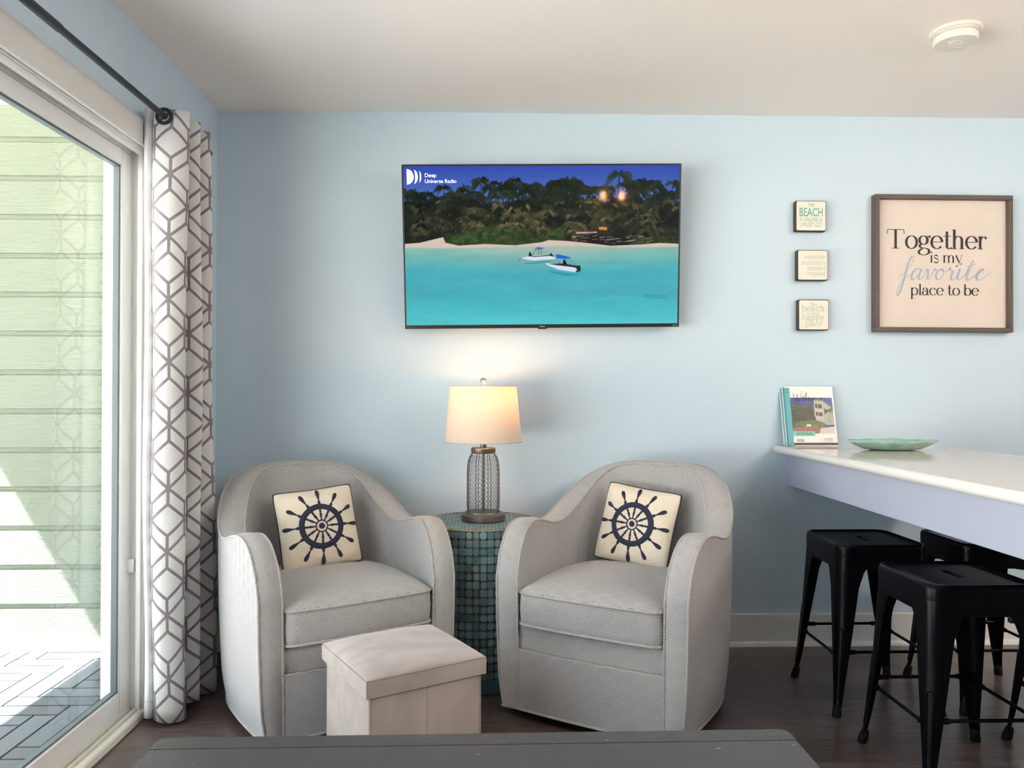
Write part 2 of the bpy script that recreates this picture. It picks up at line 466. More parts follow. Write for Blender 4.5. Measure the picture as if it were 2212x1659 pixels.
struct(MB().box(-3.245, XL-0.15, -1.6, 3.60, 2.56, 2.66).build('ceiling_porch', M_white, flat=True))
struct(MB().box(-60, XL-0.15, -60, 60, -0.30, -0.13).build('ground', plain('sandy_ground', lin((184, 178, 164)), 0.9), flat=True))

# ================================================================ CURTAIN AND ROD
rodx, rodz = -1.141, 2.121
rd = thing('curtain_rod', 'dark metal curtain rod above the sliding glass door', 'curtain rod', (rodx, 2.0, rodz))
MB().tube([(0, -2.9, 0), (0, 0.05, 0)], 0.0125, 16).tube([(0, 0.05, 0), (0, 1.10, 0)], 0.0105, 16).build('rod', M_rod, rd)
for yy in (-2.6, 1.06):
    MB().tube([(0, yy, 0), (XL-rodx+0.004, yy, 0)], 0.007, 10).lathe([(0.0, 0), (0.028, 0), (0.028, 0.006), (0, 0.006)], 20, T=Matrix.Translation((XL-rodx, yy, 0)) @ Matrix.Rotation(PI/2, 4, 'Y')).build('bracket', M_rod, rd)
MB().lathe([(0, -0.02), (0.012, -0.016), (0.017, 0), (0.012, 0.016), (0, 0.02)], 16, T=Matrix.Translation((0, 1.115, 0))).build('finial', M_rod, rd)

cur = thing('curtain', 'white curtain with a grey trellis pattern gathered beside the glass door', 'curtain', (0, 0, 0))
def curtain_plan(n=260):
    # plan polyline in the gathered state, one panel per pleat
    pts = [(-1.222, 2.800), (-1.228, 2.762), (-1.220, 2.736), (-1.206, 2.724), (-1.195, 2.732), (-1.190, 2.743), (-1.182, 2.722), (-1.146, 2.708), (-1.104, 2.722), (-1.080, 2.758),
           (-1.10, 2.790), (-1.15, 2.796), (-1.19, 2.806), (-1.195, 2.826), (-1.15, 2.842), (-1.10, 2.852), (-1.080, 2.872),
           (-1.095, 2.892), (-1.14, 2.90), (-1.185, 2.915), (-1.185, 2.937), (-1.14, 2.95), (-1.098, 2.962), (-1.082, 2.982),
           (-1.10, 3.002), (-1.14, 3.01), (-1.185, 3.02), (-1.18, 3.045), (-1.13, 3.05)]
    return catmull(pts, 10)
plan = curtain_plan(); cl = [0.0]
for a, b in zip(plan[:-1], plan[1:]): cl.append(cl[-1]+float(np.linalg.norm(b-a)))
cx0, cy0 = -1.135, 2.87
rows = 48; G = []
for r in range(rows+1):
    f = r/rows; z = 0.018+(2.155-0.018)*f; row = []
    spread = 1.0+0.10*(1-f)**0.8
    for k_, p in enumerate(plan):
        x = p[0]+0.028*(1-f)*max(0.0, (p[1]-2.76)/0.28)+0.010*(1-f)*math.sin(cl[k_]*9+z*2.0); yy = cy0+(p[1]-cy0)*spread
        x += 0.004*math.sin(z*5+cl[k_]*14); yy += 0.005*math.sin(z*4.2+cl[k_]*11)*(1-f*0.5)
        if x < XL+0.022: x = XL+0.022
        zz = z
        if r == rows: zz += 0.006*math.sin(cl[k_]*25)
        if r == 0: zz += 0.008*math.sin(cl[k_]*13+1)
        row.append((x, yy, zz))
    G.append(row)
NH = 50
cm = MB(); cm.grid([row[NH:] for row in G], lambda a, b: (cl[b+NH]+0.040, G[a][b+NH][2]+0.052))
sd_ = MB(); sd_.grid([row[:NH+1] for row in G]); sd_ = sd_.build('side_hem', plain('plain_white_lining', lin((228, 228, 230)), 0.9, bump=0.2, bscale=300), cur, sharp=180, fix=False)
sl = sd_.modifiers.new('thick', 'SOLIDIFY'); sl.thickness = 0.0015
co = cm.build('fabric', M_curtain, cur, sharp=180, fix=False)
sl = co.modifiers.new('thick', 'SOLIDIFY'); sl.thickness = 0.0015
hem = MB()
for (zz, off) in ((0.085, 0.0012),):
    for rr in range(len(G)-1):
        if G[rr][0][2] <= zz < G[rr+1][0][2]:
            hem.tube([(p[0], p[1]-0.001, zz) for p in G[rr][4:60:2]], 0.0007, 4)
hem.build('hem_seam', plain('pale_grey_thread', lin((185, 185, 188)), 0.8), cur)
for (gy) in (2.700, 2.79, 2.845, 2.90, 2.954, 3.01):
    T = Matrix.Translation((rodx, gy, rodz)) @ Matrix.Rotation(PI/2, 4, 'X')
    MB().lathe([(0.019, -0.003), (0.029, -0.004), (0.031, 0), (0.029, 0.004), (0.019, 0.003), (0.019, -0.003)], 28, T=T).build('grommet', M_rod, cur)

# ================================================================ ARMCHAIRS
def u_curve(w0, w1, ymid, yback, n=400, e=2.5):
    pts = []
    for i in range(60): t = i/60; pts.append((-(w0+(w1-w0)*math.sin(t*PI/2)), ymid*t))
    for i in range(n+1):
        a = PI-PI*i/n; cx = math.cos(a); sx = math.sin(a)
        pts.append((math.copysign(abs(cx)**(2/e), cx)*w1, ymid+(yback-ymid)*abs(sx)**(2/e)))
    for i in range(60): t = (i+1)/60; pts.append((w0+(w1-w0)*math.sin((1-t)*PI/2), ymid*(1-t)))
    return np.array(pts)
CU = u_curve(0.342, 0.366, 0.34, 0.755)
seg = np.r_[0, np.cumsum(np.linalg.norm(np.diff(CU, axis=0), axis=1))]; CL = seg[-1]
def cpos(s): return np.array([np.interp(s, seg, CU[:, 0]), np.interp(s, seg, CU[:, 1])])
def cnrm(s):
    a, b = cpos(max(0, s-0.02)), cpos(min(CL, s+0.02)); t = (b-a)/np.linalg.norm(b-a); return np.array([-t[1], t[0]])
hk = [0, .02, .044, .08, .12, .17, .24, .31, .37, .43, .5, .58, .66, .74, .82, .92]
hv = [.50, .565, .605, .645, .667, .676, .668, .650, .643, .655, .69, .745, .80, .838, .856, .862]
hc = catmull(list(zip(hk, hv)), 8)
def hgt(u): return float(np.interp(u, [p[0] for p in hc], [p[1] for p in hc]))
def lean(p, z):
    k = max(0.0, p[1])/0.755
    return (p[0]*(1+0.05*(z-0.45)), p[1]+0.07*k*k*(z-0.35))
def outer(s, z):
    n = cnrm(s); b = 0.010*math.sin(PI*min(1, max(0, z/0.85)))-0.018*max(0, (0.16-z)/0.16)**1.5
    p = cpos(s)+n*b; x, y_ = lean(p, z); return (x, y_, z)
def thick(u): return interp(u, [0, .35, .55, .8], [.070, .074, .092, .100])
def inner(s, z):
    u = min(s, CL-s); p = cpos(s)-cnrm(s)*thick(u); x, y_ = lean(p, z); return (x, y_, z)
us = sorted(set([0, .008, .016, .026, .036, .05, .065, .08, .1, .12]+[0.12+i*0.022 for i in range(1, 40)]))
us = [u for u in us if u < CL/2-0.005]
ss = us+[CL/2]+[CL-u for u in reversed(us)]
uo = lambda s: min(s, CL-s)
Z0 = 0.035
# rim path (s, z) from the left front foot, over the arm and back, to the right front foot
rim = [(0.0, z) for z in np.linspace(Z0, 0.49, 14)]+[(s, hgt(uo(s))) for s in ss]+[(CL, z) for z in np.linspace(0.49, Z0, 14)]
rl = [0.0]
for (a, b), (c_, d_) in zip(rim[:-1], rim[1:]): rl.append(rl[-1]+math.hypot(c_-a, d_-b))

def make_chair(name, label, loc, rotz):
    t = thing(name, label, 'armchair', loc, rotz, 'grey swivel armchairs')
    m = MB(); NZ = 16
    P = [[outer(s, Z0+(hgt(uo(s))-Z0)*j/NZ) for s in ss] for j in range(NZ+1)]
    m.grid(P, lambda a, b: (ss[b], P[a][b][2]))
    P2 = [[inner(s, 0.20+(hgt(uo(s))-0.20)*j/NZ) for s in ss] for j in range(NZ+1)]
    m.grid(P2, lambda a, b: (ss[b]+0.013, P2[a][b][2]), flip=True)
    # rim band across the thickness, crowned
    R = []; NC = 6
    for i, (s, z) in enumerate(rim):
        a, b = rim[max(0, i-1)], rim[min(len(rim)-1, i+1)]
        ds, dz = b[0]-a[0], b[1]-a[1]; l = math.hypot(ds, dz) or 1
        tg = np.array([cnrm(s)[1], -cnrm(s)[0]])
        nv = np.array([tg[0]*(-dz/l), tg[1]*(-dz/l), ds/l])
        o_ = np.array(outer(s, z)); q = np.array(inner(s, z))
        R.append([tuple(o_+(q-o_)*k/NC+nv*0.009*math.sin(PI*k/NC)) for k in range(NC+1)])
    m.grid(R, lambda a, b: (b/NC*0.08+0.0, rl[a]), flip=True)
    m.build('shell', M_fab, t, sharp=50, fix=False)
    for nm, fn in (('outer_piping', outer), ('inner_piping', inner)):
        pth = []
        for i, (s, z) in enumerate(rim):
            p = fn(s, z); pth.append((p[0], p[1]-(0.002 if 0 < i < 14 or i > len(rim)-15 else 0), p[2]+0.001))
        MB().tube(pth, 0.0042, 8).build(nm, M_pipe, t, sharp=180)
    # front apron and skirt between the arms
    fr = lambda x: -0.012*(1-(x/0.275)**2)
    xs = np.linspace(-0.273, 0.273, 25)
    def panel(nm, z0, z1, y0, uvo):
        q = MB(); zs = np.linspace(z0, z1, 6)
        q.grid([[(x, y0+fr(x), z) for x in xs] for z in zs], lambda a, b: (xs[b]+uvo, zs[a]))
        q.grid([[(x, y0+fr(x)+0.05, z) for x in xs] for z in zs], lambda a, b: (xs[b]+uvo, zs[a]), flip=True)
        q.grid([[(x, y0+fr(x), z1) for x in xs], [(x, y0+fr(x)+0.05, z1) for x in xs]], lambda a, b: (xs[b]+uvo, z1+a*0.05))
        q.grid([[(x, y0+fr(x)+0.05, z0) for x in xs], [(x, y0+fr(x), z0) for x in xs]], lambda a, b: (xs[b]+uvo, z0+a*0.05))
        q.build(nm, M_fab, t, sharp=50, fix=False)
    panel('front_rail', 0.246, 0.345, 0.018, 0.02)
    panel('skirt', Z0, 0.243, 0.006, 0.0)
    MB().tube([(x, 0.010+fr(x), 0.244) for x in xs], 0.0042, 8).build('skirt_piping', M_pipe, t, sharp=180)
    bp = [(-0.335, 0.004, Z0)]+[(x, 0.004+fr(x), Z0) for x in xs]+[(0.335, 0.004, Z0)]
    bot = [outer(s, Z0) for s in ss]
    MB().tube([tuple(p) for p in bot], 0.0042, 8).tube(bp, 0.0042, 8).build('bottom_piping', M_pipe, t, sharp=180)
    MB().box(-0.27, 0.27, 0.07, 0.60, 0.05, 0.33).build('seat_base', M_fab, t)
    MB().lathe([(0.0, 0.0), (0.24, 0.0), (0.25, 0.012), (0.20, 0.03), (0.06, 0.05), (0.0, 0.05)], 40, c=(0, 0.36, 0)).build('swivel_base', M_rubber, t)
    # seat cushion
    out = []
    for x in np.linspace(-0.235, 0.235, 14): out.append((x, -0.006+fr(x)))
    ins = [inner(s, 0.42) for s in ss]
    ins = [(p[0], p[1]) for p in ins if p[1] > 0.045]
    sc_ = [(x*0.985, y_-0.006 if y_ > 0.5 else y_) for x, y_ in ins]
    out = [(-0.262, 0.012), (-0.252, 0.0)]+out+[(0.252, 0.0), (0.262, 0.012)]+[p for p in reversed(sc_)]
    out = [tuple(p) for p in catmull(out, 2, True)]
    n = len(out); cx, cy = 0.0, 0.30
    pl = [0.0]
    for a, b in zip(out, out[1:]+out[:1]): pl.append(pl[-1]+math.hypot(b[0]-a[0], b[1]-a[1]))
    def ring(k, z, crown=0): return [(cx+(x-cx)*k, cy+(y_-cy)*k, z+crown) for x, y_ in out]
    sq = MB()
    side = [ring(0.975, 0.334), ring(0.996, 0.338), ring(1.0, 0.36), ring(1.006, 0.395), ring(1.0, 0.43), ring(0.998, 0.449)]
    vs = [0, .01, .03, .06, .09, .11]
    sq.grid(side, lambda a, b: (pl[b], vs[a]+0.335), cu=True)
    tops = [(0.998, .449), (0.985, .456), (0.94, .465), (0.85, .474), (0.7, .482), (0.5, .488), (0.25, .491), (0.0006, .4915)]
    tp = [ring(k, z) for k, z in tops]
    sq.grid(tp, lambda a, b: (tp[a][b % n][0], tp[a][b % n][1]+0.4), cu=True)
    bt = [ring(k, .334) for k in (0.975, 0.5, 0.0006)]
    sq.grid(bt, lambda a, b: (bt[a][b % n][0], bt[a][b % n][1]), cu=True)
    cu_ = sq.build('seat_cushion', M_fab, t, sharp=60)
    MB().tube(ring(1.004, 0.450), 0.0046, 8, closed=True).tube(ring(1.0, 0.339), 0.0046, 8, closed=True).build('cushion_piping', M_pipe, cu_, sharp=180)
    return t
angR = math.atan2(-0.157, 0.257)
angL = math.radians(31.6)
chR = make_chair('swivel_armchair', 'grey hexagon-patterned swivel armchair between the side table and the bar', (0.322, 2.602, 0), angR)
chL = dup(chR, (-0.438, 2.642, 0), angL, 'grey hexagon-patterned swivel armchair between the curtain and the side table')

# ================================================================ PILLOWS
def pz(x, y, a=0.160, th=0.060):
    u, v = min(1, abs(x)/a), min(1, abs(y)/a)
    return th*((1-u**2.4)*(1-v**2.4))**0.5
def pxy(u, v, a=0.160):
    k = 0.055
    c_ = 1-0.045*(abs(u)*abs(v))**5
    return (u*a*c_*(1-k*(1-abs(v)**2)*(abs(u)**3)*1.0), v*a*c_*(1-k*(1-abs(u)**2)*(abs(v)**3)))
def make_pillow(label, M, seed, wrot):
    t = thing('throw_pillow', label, 'pillow', (0, 0, 0), 0, "ship's wheel throw pillows")
    t.matrix_world = M
    r_ = random.Random(seed); ph = [r_.uniform(0, 6) for _ in range(6)]
    N = 36; m = MB()
    def wr(u, v): return (0.0022*math.sin(9*u+4*v+ph[0])+0.0016*math.sin(15*v-6*u+ph[1]))*(1-u**4)*(1-v**4)
    lin_ = [math.sin(PI/2*(-1+2*i/N)) for i in range(N+1)]
    for sg in (1, -1):
        P = []
        for v in lin_:
            row = []
            for u in lin_:
                x, y = pxy(u, v); z = pz(u*0.160, v*0.160)+wr(u, v)*(1 if abs(u) < 1 and abs(v) < 1 else 0)
                row.append((x, -sg*z, y+0.160))
            P.append(row)
        m.grid(P, flip=(sg < 0))
    m.build('cover', M_linen, t, sharp=180, fix=True)
    edge = [pxy(u, -1) for u in lin_]+[pxy(1, v) for v in lin_[1:]]+[pxy(u, 1) for u in reversed(lin_[:-1])]+[pxy(-1, v) for v in reversed(lin_[1:-1])]
    MB().tube([(x, 0, y+0.160) for x, y in edge], 0.0034, 8, closed=True).build('piping', M_navy, t, sharp=180)
    w_ = MB()
    def pt(r, a, off=0.0022):
        x, y = r*math.cos(a), r*math.sin(a); u, v = x/0.160, y/0.160
        return (x, -(pz(x, y)+wr(u, v)+off), y+0.160)
    def ringm(r0, r1, n=72, off=0.0026):
        ks = np.linspace(r0, r1, 5); prof = [0, off*1.2, off*1.5, off*1.2, 0]
        w_.grid([[pt(k, 2*PI*i/n+wrot, off*0.4+pr) for i in range(n)] for k, pr in zip(ks, prof)], cu=True)
    ringm(0.0655, 0.0875); ringm(0.0195, 0.0245, 40, 0.0016)
    w_.grid([[pt(k, 2*PI*i/32, 0.0025) for i in range(32)] for k in (0.0002, 0.006, 0.0115)], cu=True)
    def blade(a, prof):
        A, B = [], []
        for r, hw in prof:
            A.append([pt(math.hypot(r, hw*q), a+math.atan2(hw*q, r), 0.0026 if abs(q) < 1 else 0.0005) for q in (-1, -.5, 0, .5, 1)])
        w_.grid(A)
    for k in range(12):
        a = wrot+k*PI/6+PI/12*0.2
        blade(a, [(.024, .0022), (.032, .0030), (.042, .0048), (.049, .0046), (.053, .0022), (.055, .0048), (.058, .005), (.061, .003), (.067, .0055)])
        blade(a, [(.086, .0065), (.092, .0050), (.096, .0060), (.099, .0028), (.105, .0026), (.115, .0045), (.126, .0074), (.136, .0080), (.142, .0062), (.1455, .0025)])
    w_.build('ships_wheel', M_navy, t, sharp=180)
    return t
def pill_matrix(bl, br, lean_, roll, zb):
    """bottom-left and bottom-right in plan, lean back from vertical"""
    b0, b1 = Vector((*bl, zb)), Vector((*br, zb)); x = (b1-b0).normalized()
    back = Vector((-x.y, x.x, 0)); up = Vector((0, 0, 1))*math.cos(lean_)+back*math.sin(lean_)
    yb = up.cross(x).normalized()
    R = Matrix((x, yb, up)).transposed().to_4x4()
    if R.to_3x3().determinant() < 0: raise SystemExit
    M = R @ Matrix.Translation((0, 0, 0.160)) @ Matrix.Rotation(roll, 4, 'Y') @ Matrix.Translation((0, 0, -0.160))
    M.translation = (b0+b1)/2+(M.translation)
    return M

# ================================================================ SIDE TABLE AND LAMP
TX, TY, TR, TZ = -0.044, 3.195, 0.243, 0.630
tb = thing('mosaic_side_table', 'round teal mosaic drum side table between the two armchairs', 'side table', (TX, TY, 0))
M_brown = plain('dark_brown_wood', lin((64, 46, 38)), 0.8, var=0.25, nscale=40)
def chip_mat():
    M = Mat('teal_painted_chips', rough=0.45)
    at = M.node('ShaderNodeAttribute', attribute_name='tone'); f = S(M.nt, at.outputs['Fac'])
    n = M.noise(70, detail=4)
    base = M.mix(f, lin((62, 98, 108)), lin((112, 150, 152)))
    M.color(M.mix(n.step(0.66, 0.74), base, lin((150, 118, 96)))); M.bump(n, 0.2, 0.0006); return M.m
M_chip = chip_mat(); M_tan = plain('worn_tan_edge', lin((150, 118, 98)), 0.7, var=0.2, nscale=60)
MB().lathe([(0, 0.055), (TR-0.003, 0.055), (TR-0.003, TZ-0.004), (0, TZ-0.004)], 72).build('core', M_brown, tb)
MB().lathe([(0, 0.0), (TR-0.006, 0.0), (TR, 0.004), (TR, 0.052), (TR-0.004, 0.055), (0, 0.055)], 72).build('plinth', plain('teal_plinth_paint', lin((58, 96, 108)), 0.55, var=0.15, nscale=15), tb)
chips = MB(); tones = []
def chip(fn, cu, cv, hu, hv_, e, tn):
    n = 12; top, bot = [], []
    for k in range(n):
        a = 2*PI*(k+0.5)/n; c1, s1 = math.cos(a), math.sin(a)
        x = math.copysign(abs(c1)**(2/e), c1); y = math.copysign(abs(s1)**(2/e), s1)
        top.append(fn(cu+x*hu*0.9, cv+y*hv_*0.9, 0.0022)); bot.append(fn(cu+x*hu, cv+y*hv_, 0.0))
    o_ = len(chips.v)
    chips.add(top+bot, [list(range(n))], 0); tones.append(tn)
    for k in range(n):
        chips.f.append([o_+k, o_+n+k, o_+n+(k+1) % n, o_+(k+1) % n]); chips.mi.append(1 if random.random() < 0.35 else 0); chips.uv.append(None); tones.append(tn*0.5)
nc = 54; rowh = (TZ-0.004-0.056)/18
for r in range(18):
    for c_ in range(nc):
        a0 = 2*PI*c_/nc
        fn = lambda u, v, h: ((TR-0.0025+h)*math.cos(u), (TR-0.0025+h)*math.sin(u), v)
        e = random.choice((2.1, 2.6, 3.5, 6, 9)); hu = PI/nc*random.uniform(0.84, 1.04); a0 += random.uniform(-.004, .004)
        chip(fn, a0, 0.056+rowh*(r+0.5), hu, rowh/2*random.uniform(0.86, 0.99), e, random.uniform(0, 0.8))
g_ = 0.030
for i in range(-9, 10):
    for j_ in range(-16, 17):
        cx, cy = i*g_+(0.5*g_ if j_ % 2 else 0), j_*g_*0.55
        if math.hypot(cx, cy) > TR-0.014: continue
        fn = lambda u, v, h: (u, v, TZ-0.0035+h)
        chip(fn, cx, cy, g_/2*random.uniform(0.9, 1.02), g_*0.275*random.uniform(0.85, 0.98), random.choice((2.4, 4, 7)), random.uniform(0.3, 1.0))
o = chips.build('mosaic', [M_chip, M_tan], tb, flat=True, fix=False)
a_ = o.data.attributes.new('tone', 'FLOAT', 'FACE'); a_.data.foreach_set('value', np.array(tones, dtype=np.float32))
MB().lathe([(TR-0.012, TZ-0.004), (TR+0.001, TZ-0.004), (TR+0.001, TZ-0.001), (TR-0.012, TZ-0.001)], 72).build('rim', M_tan, tb)

LX, LY, LZ = -0.034, 3.205, TZ
lp = thing('table_lamp', 'lit table lamp with a cream drum shade and wire cage base', 'lamp', (LX, LY, LZ))
M_pewter = plain('brushed_pewter', lin((112, 106, 100)), 0.42, metal=0.75, var=0.1, nscale=30)
MB().lathe([(0, 0), (0.088, 0), (0.091, 0.003), (0.091, 0.024), (0.087, 0.029), (0.073, 0.030), (0.071, 0.036), (0.0, 0.036)], 64).build('base', M_pewter, lp)
MB().lathe([(0, 0.277), (0.049, 0.277), (0.051, 0.280), (0.051, 0.297), (0.047, 0.300), (0, 0.300)], 48).build('collar', M_pewter, lp)
MB().tube([(0, 0, 0.03), (0, 0, 0.28)], 0.006, 16).tube([(0, 0, 0.30), (0, 0, 0.335)], 0.0125, 20).tube([(0, 0, 0.335), (0, 0, 0.44)], 0.005, 10).build('stem', M_pewter, lp)
def cage_r(z): return interp(z, [0.03, 0.06, 0.20, 0.235, 0.255, 0.270, 0.28], [0.0645, 0.0675, 0.0675, 0.065, 0.060, 0.053, 0.048])
wire = MB(); ncell = 30; cw = 2*PI/ncell; ch = 0.0125
nr = int((0.278-0.036)/(ch*0.75))
def cp(a, z): r = cage_r(z); return (r*math.cos(a), r*math.sin(a), z)
for r in range(nr):
    zc = 0.036+r*ch*0.75
    for c_ in range(ncell):
        a = (c_+(0.5 if r % 2 else 0))*cw+0.004*math.sin(zc*300)
        jt = random.uniform(-0.012, 0.012)
        p0 = cp(a, zc); p1 = cp(a+jt, zc+ch*0.42)
        z2 = zc+ch*0.75
        wire.tube([p0, p1], 0.0009, 4, caps=False)
        wire.tube([p1, cp(a+cw/2, z2)], 0.0006, 3, caps=False); wire.tube([p1, cp(a-cw/2, z2)], 0.0006, 3, caps=False)
cage = wire.build('wire_mesh', M_pewter, lp, flat=True, fix=False)
for k in range(8):
    a = k*PI/4+PI/8+0.1
    MB().tube([cp(a, 0.034+(0.278-0.034)*i/20) for i in range(21)], 0.0017, 6).build('rib', M_pewter, lp, sharp=180)
# shade
def shade_mat():
    M = Mat('cream_linen_shade', lin((238, 228, 214)), 0.9)
    f = M.noise(170, 'Object', (1, 1, 5), detail=3, rough=0.7)
    M.color(M.mix(f.step(0.3, 0.7), lin((226, 214, 200)), lin((240, 231, 220))))
    tr = M.node('ShaderNodeBsdfTranslucent'); M.nt.links.new(M.b.inputs['Base Color'].links[0].from_socket, tr.inputs[0])
    ms = M.node('ShaderNodeMixShader'); ms.inputs[0].default_value = 0.42
    M.nt.links.new(M.b.outputs[0], ms.inputs[1]); M.nt.links.new(tr.outputs[0], ms.inputs[2])
    M.nt.links.new(ms.outputs[0], M.nt.nodes['Material Output'].inputs[0]); return M.m
z0s, z1s = 0.325, 0.556
sh = MB(); sh.lathe([(0.1610, z0s), (0.1605, z0s+0.002), (0.1380, z1s-0.002), (0.1375, z1s), (0.1365, z1s-0.001), (0.1592, z0s+0.001), (0.1610, z0s)], 96)
sho = sh.build('lamp_shade', shade_mat(), lp, sharp=180, fix=True)
M_shtrim = plain('tan_shade_trim', lin((190, 170, 150)), 0.8)
MB().tube([(0.1608*math.cos(2*PI*k/72), 0.1608*math.sin(2*PI*k/72), z0s) for k in range(72)], 0.0016, 6, closed=True).build('trim', M_shtrim, sho, sharp=180)
MB().tube([(0.1375*math.cos(2*PI*k/72), 0.1375*math.sin(2*PI*k/72), z1s) for k in range(72)], 0.0016, 6, closed=True).build('trim', M_shtrim, sho, sharp=180)
sp_ = MB()
for k in range(3):
    a = k*2*PI/3+0.4; sp_.tube([(0.006*math.cos(a), 0.006*math.sin(a), z1s-0.004), (0.137*math.cos(a), 0.137*math.sin(a), z1s-0.004)], 0.0015, 6)
harp = [(0.02, 0, 0.335), (0.045, 0, 0.39), (0.05, 0, 0.46), (0.03, 0, 0.53), (0, 0, z1s-0.006), (-0.03, 0, 0.53), (-0.05, 0, 0.46), (-0.045, 0, 0.39), (-0.02, 0, 0.335)]
sp_.tube([tuple(p) for p in catmull(harp, 5)], 0.0015, 6); sp_.build('harp', M_chrome, lp, sharp=180)
MB().lathe([(0.004, z1s-0.006), (0.006, z1s+0.004), (0.004, z1s+0.008)], 16).lathe([(0.001, z1s+0.007)]+[(0.0135*math.sin(PI*k/14), z1s+0.0205-0.0135*math.cos(PI*k/14)) for k in range(1, 14)]+[(0.001, z1s+0.034)], 24).build('finial', M_chrome, lp, sharp=180)
def emit_mat(name, col, st):
    M = Mat(name); M.b.inputs['Emission Color'].default_value = (*col, 1); M.b.inputs['Emission Strength'].default_value = st; return M.m
bz = 0.490
MB().lathe([(0.001, bz-0.060), (0.013, bz-0.058), (0.014, bz-0.035), (0.022, bz-0.018), (0.030, bz), (0.029, bz+0.012), (0.018, bz+0.026), (0.001, bz+0.030)], 24).build('bulb', emit_mat('warm_bulb', (1.0, 0.52, 0.22), 8.0), lp, sharp=180)
pl_ = bpy.data.lights.new('table_lamp_bulb', 'POINT'); pl_.energy = 2.0; pl_.color = (1.0, 0.50, 0.22); pl_.shadow_soft_size = 0.022
po = bpy.data.objects.new('bulb_light', pl_); COL.objects.link(po); po.parent = lp; po.location = (0.028, -0.012, bz+0.012+0.028)

# ================================================================ 2D LETTERING
def text2d(s, size=1.0, align='LEFT', bold=0.0, spacing=1.0, xs=1.0):
    cu = bpy.data.curves.new('tmp', 'FONT'); cu.body = s; cu.size = size; cu.align_x = align; cu.space_character = spacing
    cu.offset = bold; cu.resolution_u = 4
    ob = bpy.data.objects.new('tmp', cu); COL.objects.link(ob)
    dg = bpy.context.evaluated_depsgraph_get(); me = ob.evaluated_get(dg).to_mesh()
    v = [(p.co.x*xs, p.co.y) for p in me.vertices]; f = [list(p.vertices) for p in me.polygons]
    ob.evaluated_get(dg).to_mesh_clear(); bpy.data.objects.remove(ob); bpy.data.curves.remove(cu)
    return v, f
def el(cx, cy, rx, ry, a0, a1, n=22):
    return [(cx+rx*math.cos(math.radians(a0+(a1-a0)*k/n)), cy+ry*math.sin(math.radians(a0+(a1-a0)*k/n))) for k in range(n+1)]
SF = lambda x, y, l=0.17, r=0.17: ([(x-l, y), (x+r, y)], 'thin')
ST = lambda x, y0, y1: ([(x, y0), (x, y1)], None)
TLs = lambda x, y: ([(x-0.17, y-0.03), (x, y)], 'thin')
